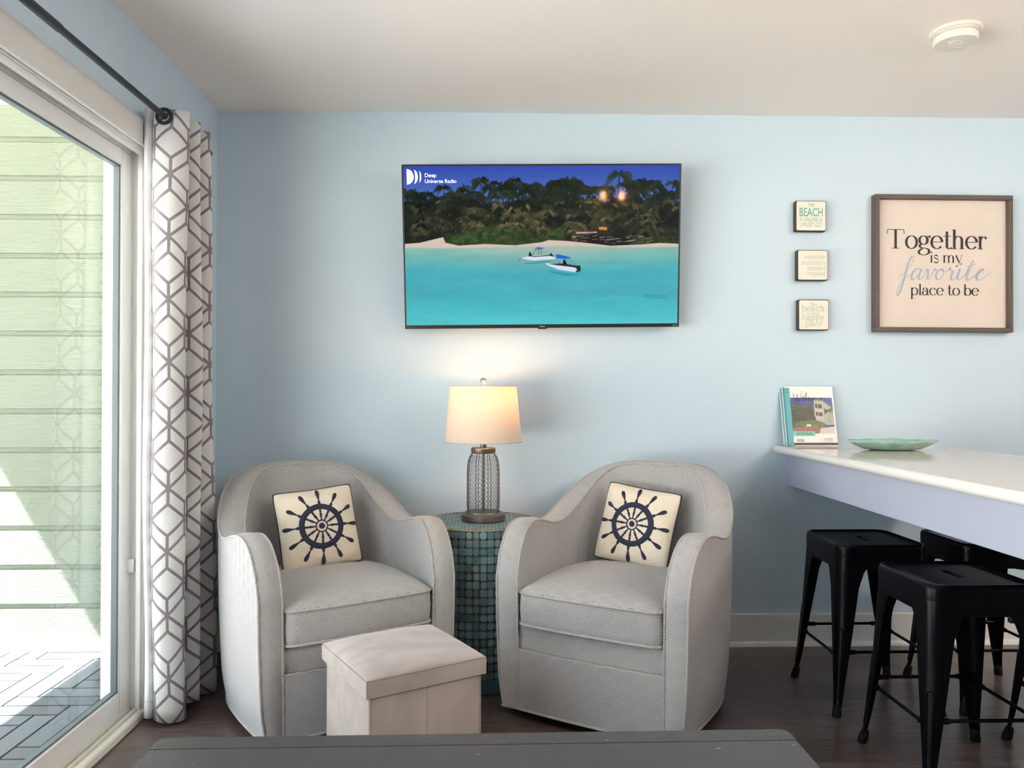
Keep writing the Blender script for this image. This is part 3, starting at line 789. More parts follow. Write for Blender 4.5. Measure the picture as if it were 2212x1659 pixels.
GL = {
 'i': (.44, [ST(.22, 0, 1), TLs(.22, .97), SF(.22, .02), ([(.22, 1.36), (.22, 1.40)], 'dot')]),
 'l': (.44, [ST(.22, 0, 1.5), TLs(.22, 1.47), SF(.22, .02)]),
 'n': (1.02, [ST(.22, 0, 1), TLs(.22, .97), SF(.22, .02), (el(.50, .68, .27, .30, 175, 0)+[(.77, .4), (.77, 0)], None), SF(.77, .02)]),
 'h': (1.02, [ST(.22, 0, 1.5), TLs(.22, 1.47), SF(.22, .02), (el(.50, .68, .27, .30, 175, 0)+[(.77, .4), (.77, 0)], None), SF(.77, .02)]),
 'm': (1.58, [ST(.22, 0, 1), TLs(.22, .97), SF(.22, .02), (el(.50, .68, .27, .30, 175, 0)+[(.77, .4), (.77, 0)], None), SF(.77, .02), (el(1.05, .68, .27, .30, 175, 0)+[(1.32, .4), (1.32, 0)], None), SF(1.32, .02)]),
 'r': (.74, [ST(.22, 0, 1), TLs(.22, .97), SF(.22, .02, .17, .2), (el(.50, .62, .27, .34, 172, 62), None), ([(.62, .86), (.63, .87)], 'ball')]),
 'u': (1.02, [([(.22, 1), (.22, .5)]+el(.48, .35, .26, .35, 180, 340), None), ST(.77, 0, 1), TLs(.22, .97), TLs(.77, .97), ([(.77, .02), (.94, .03)], 'thin')]),
 'o': (.98, [(el(.49, .5, .38, .49, 0, 360, 36), None)]),
 'e': (.90, [(el(.47, .5, .38, .49, 3, 322, 34), None), ([(.1, .53), (.84, .53)], 'thin')]),
 'c': (.86, [(el(.48, .5, .38, .49, 48, 320, 30), None), ([(.70, .80), (.71, .80)], 'ball')]),
 'a': (.90, [(el(.36, .28, .26, .28, 50, 360, 26), None), (el(.40, .70, .26, .29, 150, 0, 14)+[(.66, .3), (.68, .06), (.78, 0), (.88, .08)], None), ([(.2, .76), (.21, .76)], 'ball'), ([(.66, .52), (.45, .5)], 'thin')]),
 'b': (.98, [ST(.2, 0.02, 1.5), TLs(.2, 1.47), (el(.52, .5, .36, .49, 155, -155, 30), None)]),
 'p': (1.0, [ST(.22, -.5, 1), TLs(.22, .97), SF(.22, -.5), (el(.54, .5, .36, .49, 150, -150, 30), None)]),
 'g': (.92, [(el(.40, .66, .29, .33, 0, 360, 30), None), ([(.62, .88), (.74, 1.0), (.86, .97)], 'thin'), ([(.85, .93), (.86, .93)], 'ball'),
             ([tuple(p) for p in catmull([(.24, .38), (.13, .24), (.2, .1), (.42, .05), (.66, .01), (.80, -.14), (.76, -.34), (.55, -.46), (.32, -.47), (.1, -.38), (.07, -.2), (.2, -.06), (.34, .03)], 5)], None)]),
 't': (.66, [([(.32, 1.34), (.32, .4)]+el(.50, .22, .18, .21, 180, 330, 12), None), ([(.06, .98), (.62, .98)], 'thin')]),
 's': (.78, [([tuple(p) for p in catmull([(.64, .72), (.56, .93), (.36, .99), (.17, .88), (.16, .7), (.36, .56), (.58, .43), (.66, .24), (.54, .05), (.34, 0), (.14, .1), (.11, .28)], 4)], 's')]),
 'y': (.92, [([(.12, 1), (.48, .04)], None), ([(.84, 1), (.46, 0), (.34, -.34), (.2, -.5)], 'thin'), ([(.16, -.44), (.17, -.44)], 'ball'), SF(.12, .98, .12, .2), SF(.84, .98, .17, .12)]),
 'T': (1.34, [ST(.66, 0, 1.48), SF(.66, .02, .26, .26), ([(.06, 1.46), (1.26, 1.46)], 'thin'), ([(.07, 1.47), (.04, 1.12)], 'thin'), ([(1.25, 1.47), (1.28, 1.12)], 'thin')]),
 ' ': (.42, []),
}
def strokes2d(text, xh, thick, thin, tracking=0.0, mono=False):
    """text drawn as ribbons; returns (verts, faces, width)"""
    V, F = [], []; x = 0.0
    def ribbon(pts, wf):
        o_ = len(V); n = len(pts)
        for i, p in enumerate(pts):
            a = pts[max(0, i-1)]; b = pts[min(n-1, i+1)]; dx_, dy_ = b[0]-a[0], b[1]-a[1]; l = math.hypot(dx_, dy_) or 1e-6
            w2 = wf(abs(dy_)/l)/2; nx, ny = -dy_/l*w2, dx_/l*w2
            V.append((p[0]+nx, p[1]+ny)); V.append((p[0]-nx, p[1]-ny))
        for i in range(n-1): F.append([o_+2*i, o_+2*i+1, o_+2*i+3, o_+2*i+2])
    def disc(p, r):
        o_ = len(V)
        for k in range(14): V.append((p[0]+r*math.cos(2*PI*k/14), p[1]+r*math.sin(2*PI*k/14)))
        F.append([o_+k for k in range(14)])
    for ch_ in text:
        adv, strokes = GL[ch_]
        for pts, kind in strokes:
            P_ = [((x+px_)*xh, py_*xh) for px_, py_ in pts]
            if kind == 'dot': disc(P_[0], thick*0.62*xh)
            elif kind == 'ball': disc(P_[0], max(thin*0.9, thick*0.5)*xh)
            elif kind == 'thin': ribbon(P_, lambda d: thin*xh)
            elif kind == 's': ribbon(P_, lambda d: (thick+(thin-thick)*d**1.5)*xh if not mono else thick*xh)
            else: ribbon(P_, lambda d: (thin+(thick-thin)*d**1.4)*xh)
        x += adv+tracking
    return V, F, x*xh
def put(mb, vf, x, y, z, sx=1.0, sz=1.0, mi=0, shear=0.0):
    """2D shape onto a plane facing -y"""
    v, f = vf[0], vf[1]
    mb.add([(x+(p[0]+p[1]*shear)*sx, y, z+p[1]*sz) for p in v], f, mi)

# ================================================================ WALL SIGNS
def wood_edge(name, c1, c2):
    M = Mat(name, rough=0.6); n = M.noise(14, 'Object', (1, 1, 8), detail=5); M.color(M.mix(n, c1, c2)); M.bump(n, 0.2, 0.001); return M.m
M_frame = wood_edge('dark_taupe_wood', lin((72, 62, 58)), lin((98, 86, 80)))
M_edge = wood_edge('black_sign_edge', lin((40, 36, 34)), lin((62, 54, 50)))
def sign_face(name, c1, c2):
    M = Mat(name, rough=0.7); n = M.noise(26, detail=6, rough=0.7); s_n = M.noise(90, detail=2)
    M.color(M.mix(s_n.step(0.70, 0.74), M.mix(n, c1, c2), tuple(x*0.7 for x in c1))); return M.m
M_sface = sign_face('distressed_cream_paint', lin((226, 216, 202)), lin((238, 230, 218)))
M_seaf = plain('sea_green_ink', lin((112, 176, 168)), 0.7, var=0.1, nscale=60)
M_sage = plain('pale_sage_ink', lin((160, 190, 180)), 0.7, var=0.1, nscale=60)
def block_sign(label, xc, zc, roll, letters_fn, ink):
    t = thing('block_sign', label, 'sign', (xc, D, zc), 0, 'small square beach signs'); t.rotation_euler = (0, roll, 0)
    h = 0.0705; dep = 0.034
    MB().bbox(-h, h, -dep, 0, -h, h, 0.006, 3).build('block', M_edge, t)
    f = MB(); pts = []
    for (cx, cz, a0) in ((h-0.010, h-0.010, 0), (-h+0.010, h-0.010, 90), (-h+0.010, -h+0.010, 180), (h-0.010, -h+0.010, 270)):
        pts += [(cx+0.006*math.cos(math.radians(a0+k*22.5)), cz+0.006*math.sin(math.radians(a0+k*22.5))) for k in range(5)]
    f.prism(pts, 1, -dep-0.0012, -dep+0.002); f.build('face', M_sface, t)
    l = MB(); letters_fn(l, -dep-0.0018); l.build('lettering', ink, t, flat=True, fix=False)
def fit_sans(l, s, y, z, width, height, x=0.0, bold=0.02):
    v, f = text2d(s, 1.0, 'LEFT', bold); xs_ = [p[0] for p in v]; ys_ = [p[1] for p in v]
    kx = width/(max(xs_)-min(xs_)); kz = height/(max(ys_)-min(ys_)) if height else kx
    l.add([(x-width/2+(p[0]-min(xs_))*kx, y, z+(p[1]-min(ys_))*kz) for p in v], f)
def fs(l, s, y, z, width, xh, x0, thick=0.15, thin=0.12, tr=0.06, align='L'):
    v, f, w0 = strokes2d(s, xh, thick, thin, tr, mono=True)
    k = width/w0 if width else 1.0; ox = x0 if align == 'L' else x0-w0*k
    l.add([(ox+p[0]*k, y-i_*1.2e-6, z+p[1]) for i_, p in enumerate(v)], f)
def s1(l, y):
    fit_sans(l, 'THE', y, 0.0425, 0.027, 0.015, bold=0.015)
    fit_sans(l, 'BEACH', y, -0.003, 0.108, 0.040, bold=0.022)
    fit_sans(l, 'IS CALLING &', y, -0.025, 0.104, 0.0175, bold=0.006)
    fit_sans(l, 'I MUST GO', y, -0.051, 0.096, 0.0205, bold=0.0)
def s2(l, y):
    fs(l, 'sunrise', y, 0.029, 0.098, 0.0135, 0.060, align='R')
    fs(l, 'sunburn', y, 0.003, 0.112, 0.0135, 0.060, align='R')
    fs(l, 'sunset', y, -0.0225, 0.086, 0.0135, 0.060, align='R')
    fs(l, 'repeat', y, -0.048, 0.086, 0.0135, 0.060, align='R')
def s3(l, y):
    fs(l, 'the', y, 0.0395, 0.034, 0.0125, -0.017)
    fs(l, 'beach', y, 0.017, 0.110, 0.0190, -0.058)
    fs(l, 'is my', y, -0.001, 0.054, 0.0115, -0.030)
    fs(l, 'happy', y, -0.024, 0.104, 0.0185, -0.055)
    fs(l, 'place', y, -0.0525, 0.076, 0.0175, -0.040)
block_sign('top small square sign, bold sea-green lettering THE BEACH', 1.463, 1.969, 0.006, s1, M_seaf)
block_sign('middle small square sign, pale lettering sunrise sunburn sunset repeat', 1.470, 1.743, 0.0, s2, M_sage)
block_sign('bottom small square sign, pale lettering the beach is my happy place', 1.474, 1.515, 0.0, s3, M_sage)

fr = thing('framed_sign', 'large framed cream sign reading Together is my favorite place to be', 'sign', (2.080, D, 1.754))
fr.rotation_euler = (0, 0.004, 0)
fw, fh, dep, bd = 0.322, 0.316, 0.040, 0.021
q = MB()
for (a, b, c_, d_) in ((-fw, fw, fh-bd, fh), (-fw, fw, -fh, -fh+bd), (-fw, -fw+bd, -fh+bd, fh-bd), (fw-bd, fw, -fh+bd, fh-bd)):
    q.bbox(a, b, -dep, 0, c_, d_, 0.0015, 1)
q.build('frame', M_frame, fr)
M_panel = plain('warm_cream_canvas', lin((211, 199, 190)), 0.75, var=0.05, nscale=9, bump=0.15, bscale=700)
MB().box(-fw+bd, fw-bd, -0.018, -0.004, -fh+bd, fh-bd).build('panel', M_panel, fr)
M_ink = plain('charcoal_ink', lin((42, 40, 46)), 0.7); M_blueink = plain('dusty_blue_ink', lin((150, 168, 190)), 0.7)
l = MB(); yy = -0.0188
def serif_at(s, z, xh, x0, x1, th=0.185, tn=0.05, tr=-0.02):
    v, f, w0 = strokes2d(s, xh, th, tn, tr); xs_ = [p[0] for p in v]; a, b = min(xs_), max(xs_); k = (x1-x0)/(b-a)
    l.add([(x0+(p[0]-a)*k, yy-i_*1.2e-6, z+p[1]) for i_, p in enumerate(v)], f)
sx = lambda px: (px-1538)/1150*0.604*1.0       # zoomed-sheet x to metres on the panel
serif_at('Together', 0.070, 0.060, -0.258, 0.212)
serif_at('is my', 0.006, 0.0345, -0.055, 0.099)
serif_at('place to be', -0.145, 0.0345, -0.147, 0.175)
l.build('lettering', M_ink, fr, flat=True, fix=False)
def script(mb, ctrl_lists, ox, oz, k, y, thick, thin, shear=0.0, n=7):
    for ctrl in ctrl_lists:
        P_ = [(p[0]+p[1]*shear, p[1]) for p in catmull(ctrl, n)]
        V_, F_ = [], []
        for i, p in enumerate(P_):
            a = P_[max(0, i-1)]; b = P_[min(len(P_)-1, i+1)]; dx_, dy_ = b[0]-a[0], b[1]-a[1]; L_2 = math.hypot(dx_, dy_) or 1e-6
            dn = max(0, -dy_/L_2); w2 = (thin+(thick-thin)*dn**1.2)/2; nx, ny = -dy_/L_2*w2, dx_/L_2*w2
            V_ += [(p[0]+nx, p[1]+ny), (p[0]-nx, p[1]-ny)]
        F_ = [[2*i, 2*i+1, 2*i+3, 2*i+2] for i in range(len(P_)-1)]
        n0 = len(mb.v); mb.add([(ox+v[0]*k, y-(n0+i_)*2.0e-6, oz+v[1]*k) for i_, v in enumerate(V_)], F_)
fav = [
 [(-.55, .35), (-.15, .62), (.25, 1.15), (.42, 1.75), (.38, 2.05), (.2, 1.95), (.02, 1.4), (-.08, .3), (-.2, -.8), (-.38, -1.35), (-.55, -1.3), (-.5, -.8), (-.25, -.1), (.1, .25), (.45, .45)],
 [(1.25, .85), (.95, 1.0), (.62, .75), (.5, .3), (.68, .0), (.98, .2), (1.22, .75), (1.28, .95), (1.16, .4), (1.2, .05), (1.42, .08), (1.62, .45), (1.74, .92)],
 [(1.70, .7), (1.80, .95), (1.92, .6), (1.95, .05), (2.2, .35), (2.42, .95), (2.55, .85), (2.72, .8)],
 [(3.12, .98), (2.78, .8), (2.65, .35), (2.85, .0), (3.15, .2), (3.28, .65), (3.12, .98), (3.2, .75), (3.5, .75), (3.7, .95), (3.78, 1.1), (3.82, .88), (4.0, .82), (4.08, .75), (4.0, .3), (4.1, .0), (4.35, .15), (4.62, .6)],
 [(4.66, 1.0), (4.58, .4), (4.66, .02), (4.9, .12), (5.2, .55), (5.55, 1.3), (5.72, 1.75)],
 [(5.72, 1.75), (5.5, 1.0), (5.38, .35), (5.46, .0), (5.75, .1), (6.1, .4), (6.4, .62)],
 [(5.15, 1.22), (5.5, 1.26), (6.0, 1.42)],
 [(6.15, .45), (6.45, .62), (6.75, .9), (6.65, 1.02), (6.4, .8), (6.25, .35), (6.4, .02), (6.75, .08), (7.2, .45), (7.5, .8)],
]
l2 = MB(); script(l2, fav, -0.172, -0.074, 0.0530, yy, 0.17, 0.055, shear=0.18)
l2.add([(-0.172+(4.95+0.13*math.cos(2*PI*k/12))*0.053, yy, -0.074+(1.42+0.13*math.sin(2*PI*k/12))*0.053) for k in range(12)], [list(range(12))])
l2.build('script_lettering', M_blueink, fr, flat=True, fix=False)['label'] = 'dusty blue script word favorite'

# ================================================================ PAINTED PICTURES (screen and book cover)
class Canvas:
    def __init__(s, W_, H_, k=1.0):
        s.k = k; s.W, s.H = int(W_*k), int(H_*k); s.a = np.zeros((s.H, s.W, 3)); s.yy, s.xx = np.mgrid[0:s.H, 0:s.W].astype(float)/k
    def noise(s, cx, cy, seed, oct=4):
        r = np.random.default_rng(seed); out = np.zeros((s.H, s.W)); amp = 1; tot = 0
        for o_ in range(oct):
            gx, gy = int(s.W/s.k/cx*2**o_)+2, int(s.H/s.k/cy*2**o_)+2; g = r.random((gy+1, gx+1))
            fx = s.xx/cx*2**o_; fy = s.yy/cy*2**o_; ix = np.minimum(fx.astype(int), gx-1); iy = np.minimum(fy.astype(int), gy-1)
            tx, ty = fx-ix, fy-iy; tx = tx*tx*(3-2*tx); ty = ty*ty*(3-2*ty)
            v = (g[iy, ix]*(1-tx)+g[iy, ix+1]*tx)*(1-ty)+(g[iy+1, ix]*(1-tx)+g[iy+1, ix+1]*tx)*ty
            out += v*amp; tot += amp; amp *= 0.55
        return out/tot
    def blend(s, mask, col): s.a = s.a*(1-mask[..., None])+np.array(col)*mask[..., None]
    def poly(s, pts, col, alpha=1.0):
        P_ = np.array(pts, float); Q_ = P_*s.k; x0, x1 = int(max(0, Q_[:, 0].min()-1)), int(min(s.W, Q_[:, 0].max()+2)); y0, y1 = int(max(0, Q_[:, 1].min()-1)), int(min(s.H, Q_[:, 1].max()+2))
        if x1 <= x0 or y1 <= y0: return
        acc = np.zeros((y1-y0, x1-x0))
        for oy in (.17, .5, .83):
            for ox in (.17, .5, .83):
                X = s.xx[y0:y1, x0:x1]+(ox-0.5)/s.k; Y = s.yy[y0:y1, x0:x1]+(oy-0.5)/s.k; ins = np.zeros(X.shape, bool)
                for i in range(len(P_)):
                    (xa, ya), (xb, yb) = P_[i-1], P_[i]
                    if ya == yb: continue
                    cnd = ((ya > Y) != (yb > Y)) & (X < (xb-xa)*(Y-ya)/(yb-ya)+xa); ins ^= cnd
                acc += ins
        m_ = acc/9*alpha; s.a[y0:y1, x0:x1] = s.a[y0:y1, x0:x1]*(1-m_[..., None])+np.array(col)*m_[..., None]
    def line(s, pts, wd, col, alpha=1.0):
        for (xa, ya), (xb, yb) in zip(pts[:-1], pts[1:]):
            k = s.k; x0, x1 = int(max(0, k*(min(xa, xb)-wd)-2)), int(min(s.W, k*(max(xa, xb)+wd)+3)); y0, y1 = int(max(0, k*(min(ya, yb)-wd)-2)), int(min(s.H, k*(max(ya, yb)+wd)+3))
            if x1 <= x0 or y1 <= y0: continue
            X = s.xx[y0:y1, x0:x1]; Y = s.yy[y0:y1, x0:x1]; L2 = (xb-xa)**2+(yb-ya)**2+1e-9
            t = np.clip(((X-xa)*(xb-xa)+(Y-ya)*(yb-ya))/L2, 0, 1); d = np.hypot(X-xa-t*(xb-xa), Y-ya-t*(yb-ya))
            m_ = np.clip((wd/2-d)*k+0.5, 0, 1)*alpha; s.a[y0:y1, x0:x1] = s.a[y0:y1, x0:x1]*(1-m_[..., None])+np.array(col)*m_[..., None]
    def palm(s, x, y, r, base, rnd, trunk=None):
        if trunk: s.line([(x, y), (x+rnd.uniform(-.12, .12)*trunk, y+trunk)], max(1, r*0.09), tuple(c*0.9+8 for c in base), 0.8)
        for k in range(rnd.randint(11, 16)):
            a = rnd.uniform(-0.6, PI+0.6); l = r*rnd.uniform(0.75, 1.15); cx_, sy_ = math.cos(a), math.sin(a); br = rnd.uniform(0.55, 1.7)
            col = tuple(min(255, c*br) for c in base); pts = []
            for q_ in range(7):
                t = q_/6; pts.append((x+cx_*l*t, y-sy_*l*t*0.85+l*0.55*t*t))
            s.line(pts, max(0.7, r*0.045), col, 0.95)
            for q_ in range(1, 7):
                for h_ in (0.0, 0.5):
                    pa, pb = pts[q_-1], pts[q_]; px_, py_ = pa[0]+(pb[0]-pa[0])*(1-h_), pa[1]+(pb[1]-pa[1])*(1-h_); ln = r*0.34*(1.05-abs((q_-h_)/6-.45))
                    s.line([(px_, py_), (px_+cx_*ln*0.45, py_+ln)], max(0.45, r*0.028), col, 0.8)
                    s.line([(px_, py_), (px_+cx_*ln*0.75, py_-ln*0.15)], max(0.45, r*0.025), col, 0.6)
    def mesh(s, name, x0, x1, z0, z1, y, mat, parent):
        W_, H_ = s.W, s.H
        X, Z = np.meshgrid(np.linspace(x0, x1, W_), np.linspace(z1, z0, H_))
        co = np.stack([X, np.full_like(X, y), Z], -1).reshape(-1, 3)
        i = np.arange(H_-1)[:, None]*W_+np.arange(W_-1)[None]; f = np.stack([i, i+W_, i+W_+1, i+1], -1).reshape(-1, 4)
        me = bpy.data.meshes.new(name); me.vertices.add(len(co)); me.vertices.foreach_set('co', co.ravel())
        me.loops.add(f.size); me.loops.foreach_set('vertex_index', f.ravel().astype(np.int32)); me.polygons.add(len(f))
        me.polygons.foreach_set('loop_start', np.arange(0, f.size, 4, dtype=np.int32)); me.update(calc_edges=True)
        c8 = np.clip(s.a/255, 0, 1); c8 = np.where(c8 <= 0.04045, c8/12.92, ((c8+0.055)/1.055)**2.4)
        ca = me.color_attributes.new('picture', 'FLOAT_COLOR', 'POINT')
        ca.data.foreach_set('color', np.concatenate([c8.reshape(-1, 3), np.ones((W_*H_, 1))], 1).astype(np.float32).ravel())
        me.materials.append(mat); o_ = bpy.data.objects.new(name, me); COL.objects.link(o_); o_.parent = parent; return o_

# television picture, drawn at 560 x 316
cv = Canvas(560, 316, 1.35); rnd = random.Random(3); U, Vv = cv.xx/560, cv.yy/316
sky = np.stack([52+50*Vv*3, 78+60*Vv*3, 176+24*Vv*3], -1); cv.a = sky
shore = 0.478
for k in range(120):
    x = rnd.uniform(-10, 570); y = rnd.uniform(0.10, 0.24)*316
    if x < 130: y += 8
    if 150 < x < 240: y -= 4
    cv.palm(x, y, rnd.uniform(14, 26), rnd.choice([(18, 26, 18), (26, 32, 22), (34, 40, 30)]), rnd, 30)
for (x, y, r) in ((155, 22, 22), (335, 24, 26), (437, 10, 27), (395, 36, 18), (208, 46, 17), (222, 52, 16), (185, 45, 18), (510, 30, 22), (545, 28, 18), (460, 26, 22), (100, 60, 20), (268, 60, 18), (300, 40, 20)):
    cv.palm(x, y+6, r, (30, 42, 26), rnd, 60)
n1 = cv.noise(26, 18, 1, 5); n2 = cv.noise(90, 40, 5, 3)
mask = np.clip((Vv-(0.19+0.05*n2))*30, 0, 1)
cv.blend(mask*0.93, (0, 0, 0))
g = np.stack([14+36*n1, 18+36*n1, 18+20*n1], -1); cv.a = cv.a*(1-mask[..., None])+g*mask[..., None]
for k in range(230):
    x = rnd.uniform(0, 560); y = rnd.uniform(0.22, 0.42)*316
    cv.palm(x, y, rnd.uniform(10, 20), rnd.choice([(30, 36, 26), (42, 46, 30), (60, 58, 38), (76, 72, 48), (18, 22, 16)]), rnd)
n3 = cv.noise(9, 7, 9, 4)
for (xa, xb, ya, yb, cc) in ((-20, 100, .42, .475, (58, 70, 42)), (78, 330, .36, .51, (52, 68, 36)), (455, 560, .40, .50, (54, 60, 34))):
    top = ya-0.03+0.16*n2; m_ = ((cv.xx > xa) & (cv.xx < xb) & (Vv > top) & (Vv < yb))*np.clip((cv.xx-xa)/14+.3, 0, 1)*np.clip((xb-cv.xx)/16, 0, 1)
    cv.a = cv.a*(1-m_[..., None])+(np.array(cc)*(0.45+1.2*n3[..., None]))*m_[..., None]
m_ = np.clip((0.62-((cv.xx-400)/95)**2-((Vv-.46)/.05)**2+(n3-.5)*0.9)*3, 0, 1); cv.blend(m_*0.75, (26, 23, 25))
for k in range(40): x = rnd.uniform(335, 500); y = rnd.uniform(.435, .485)*316; cv.line([(x, y), (x+rnd.uniform(4, 14), y+rnd.uniform(-2, 1))], 1.0, (196, 170, 168), 0.7)
cv.line([(350, 132), (390, 131)], 3, (205, 168, 160)); cv.poly([(395, 120), (412, 121), (412, 127), (396, 126)], (216, 140, 80)); cv.line([(370, 130), (385, 130)], 2, (70, 90, 190))
cv.poly([(0, 152), (30, 150), (60, 143), (78, 139), (82, 150), (110, 156), (160, 153), (225, 156), (280, 150), (292, 146), (330, 148), (370, 152), (420, 158), (480, 156), (520, 153), (560, 155), (560, 166), (0, 166)], (218, 200, 186))
wat = np.clip((Vv-(0.497+0.006*np.sin(U*9)))*70, 0, 1)
t = np.clip((Vv-0.5)/0.5, 0, 1); wn = cv.noise(70, 12, 21, 4); wn2 = cv.noise(14, 4, 22, 3)
wr_ = np.stack([146-70*np.clip(t*3.2, 0, 1)+30*np.clip(t-.75, 0, 1)*2, 192-14*np.clip(t*3, 0, 1)+26*np.clip(t-.6, 0, 1)*2.5, 178+12*np.clip(t*3, 0, 1)+20*np.clip(t-.6, 0, 1)*2.5], -1)
wr_ = wr_*(0.93+0.10*wn[..., None]+0.04*wn2[..., None])
wr_[..., 0] += 36*np.exp(-((U-0.5)/0.25)**2)*np.clip(1-t*3, 0, 1)
cv.a = cv.a*(1-wat[..., None])+wr_*wat[..., None]
for k in range(60):
    x = rnd.uniform(0, 560); y = rnd.uniform(.6, .95)*316; cv.line([(x, y), (x+rnd.uniform(6, 30), y+rnd.uniform(-1, 1))], 1.2, (40, 150, 175), 0.18)
cv.poly([(485, 255), (540, 258), (535, 266), (490, 264)], (50, 140, 160), 0.4)
# far boat
B = lambda pts: [((x/8.508+1060-871)*560/598, (y/8.508+500-357)*316/343) for x, y in pts]
cv.poly(B([(560, 560), (900, 520), (1180, 505), (1000, 545), (700, 572)]), (40, 150, 140), 0.7)
cv.poly(B([(535, 455), (700, 425), (900, 405), (1100, 430), (1170, 445), (1160, 480), (780, 505), (640, 488)]), (226, 230, 245))
cv.poly(B([(740, 425), (1060, 410), (1060, 425), (760, 440)]), (50, 66, 70))
cv.poly(B([(690, 345), (715, 350), (745, 430), (680, 432)]), (26, 34, 36)); cv.poly(B([(1055, 415), (1090, 365), (1160, 440)]), (40, 46, 52))
cv.poly(B([(785, 285), (860, 262), (990, 280), (900, 292)]), (40, 78, 170))
for a, b in (((800, 295), (750, 410)), ((860, 290), (865, 400)), ((912, 290), (915, 405)), ((800, 315), (915, 300)), ((535, 460), (470, 520))): cv.line(B([a, b]), 0.9, (60, 84, 88))
# near boat
cv.poly(B([(1010, 680), (1200, 720), (1560, 760), (1660, 770), (1400, 800), (1100, 730)]), (36, 140, 160), 0.6)
cv.poly(B([(985, 555), (1060, 560), (1300, 590), (1560, 650), (1570, 685), (1540, 725), (1250, 680), (1040, 600)]), (222, 228, 248))
cv.poly(B([(1040, 570), (1150, 570), (1260, 560), (1560, 600), (1560, 640), (1250, 600)]), (44, 46, 56))
cv.poly(B([(1325, 490), (1360, 500), (1400, 590), (1310, 590)]), (22, 22, 26))
cv.poly(B([(1180, 400), (1230, 395), (1380, 430), (1480, 462), (1360, 480), (1200, 465)]), (24, 104, 216))
for a, b in (((1210, 470), (1260, 560)), ((1370, 480), (1480, 600)), ((1420, 470), (1580, 610))): cv.line(B([a, b]), 0.9, (90, 110, 130))
cv.poly(B([(1570, 605), (1630, 598), (1650, 650), (1640, 710), (1550, 730), (1590, 680), (1555, 640)]), (44, 34, 38))
# brighter lower edge of the panel
M_scr = Mat('television_picture', (0.0, 0.0, 0.0), 0.045, spec=0.5)
at = M_scr.node('ShaderNodeAttribute', attribute_name='picture'); M_scr.nt.links.new(at.outputs['Color'], M_scr.b.inputs['Emission Color'])
M_scr.b.inputs['Emission Strength'].default_value = 0.47
tv = thing('wall_television', 'large flat television showing boats off a palm beach, mounted above the lamp', 'television', (0.2235, 3.398, 1.806))
tv.rotation_euler = (math.radians(6.9), math.radians(-0.62), math.radians(-0.3))
M_bez = plain('black_gloss_bezel', (0.010, 0.010, 0.011), 0.3)
tw, th_ = 0.6125, 0.3555
b = MB()
b.bbox(-tw, tw, -0.012, 0.03, -th_+0.001, th_, 0.002, 1); b.build('bezel', M_bez, tv)
b = MB(); b.bbox(-tw, tw, -0.016, 0.03, -th_-0.004, -th_+0.010, 0.002, 1); b.bbox(-0.02, 0.02, -0.014, 0.0, -th_-0.009, -th_-0.002, 0.002, 1); b.build('lower_bezel', M_bez, tv)
b = MB(); b.bbox(-0.50, 0.50, 0.03, 0.058, -0.26, 0.22, 0.01, 2); b.build('back_housing', M_bez, tv)
b = MB(); b.box(-0.25, 0.25, 0.058, 0.066, -0.11, 0.11); b.bbox(-0.03, 0.03, 0.058, 0.105, -0.09, 0.06, 0.003, 1); b.build('wall_mount', M_rubber, tv)
so = cv.mesh('screen', -tw+0.0075, tw-0.0075, -th_+0.012, th_-0.008, -0.0126, M_scr.m, tv)
M_tvtext = emit_mat('screen_white_text', (0.86, 0.88, 0.95), 0.42)
L0 = MB(); ty = -0.0132
for cx_, w_2, h_2 in ((-0.590, 0.030, 0.033), (-0.560, 0.018, 0.030), (-0.537, 0.010, 0.024)):
    zc = 0.302; left = cx_
    pts = [(left, zc-h_2)]+[(left+w_2*math.cos(math.radians(a)), zc+h_2*math.sin(math.radians(a))) for a in range(-90, 91, 12)]
    if cx_ > -0.58: pts += [(left+w_2*0.35*math.cos(math.radians(a)), zc+h_2*math.sin(math.radians(a))) for a in range(84, -90, -12)]
    L0.add([(p[0], ty, p[1]) for p in pts], [list(range(len(pts)))])
for s, x, z, sz in (('Deep', -0.513, 0.3005, 0.0235), ('Universe Radio', -0.513, 0.2755, 0.0225)):
    v, f = text2d(s, sz, 'LEFT', 0.0002); L0.add([(x+p[0], ty, z+p[1]) for p in v], f)
L0.build('channel_logo', M_tvtext, so, flat=True, fix=False)
M_badge = plain('silver_badge', (0.5, 0.5, 0.5), 0.4)
for s, x, z, sz in (('Hisense', -0.013, -th_+0.0005, 0.0075), ('Roku TV', tw-0.028, -th_+0.0015, 0.0055)):
    v, f = text2d(s, sz, 'LEFT', 0.0002); MB().add([(x+p[0], -0.0165, z+p[1]) for p in v], f).build('badge', M_badge, tv, flat=True, fix=False)

# ================================================================ OTTOMAN
ang = math.radians(30.4)
ot = thing('storage_ottoman', 'square beige suede storage ottoman in front of the left armchair', 'ottoman', (-0.272, 2.362, 0), ang)
hs = 0.187
N = 24; lid = MB(); ls = [math.sin(PI/2*(-1+2*i/N)) for i in range(N+1)]
def lidz(u, v): return 0.374+0.024*((1-abs(u)**3.0)*(1-abs(v)**3.0))**0.5
P = [[(u*hs, v*hs, lidz(u, v)) for u in ls] for v in ls]; lid.grid(P)
per = [(u, -1) for u in ls]+[(1, v) for v in ls[1:]]+[(u, 1) for u in reversed(ls[:-1])]+[(-1, v) for v in reversed(ls[1:-1])]
lid.grid([[(u*hs, v*hs, 0.374) for u, v in per], [(u*(hs+0.0015), v*(hs+0.0015), 0.368) for u, v in per], [(u*(hs+0.001), v*(hs+0.001), 0.326) for u, v in per], [(u*(hs-0.002), v*(hs-0.002), 0.324) for u, v in per]], cu=True)
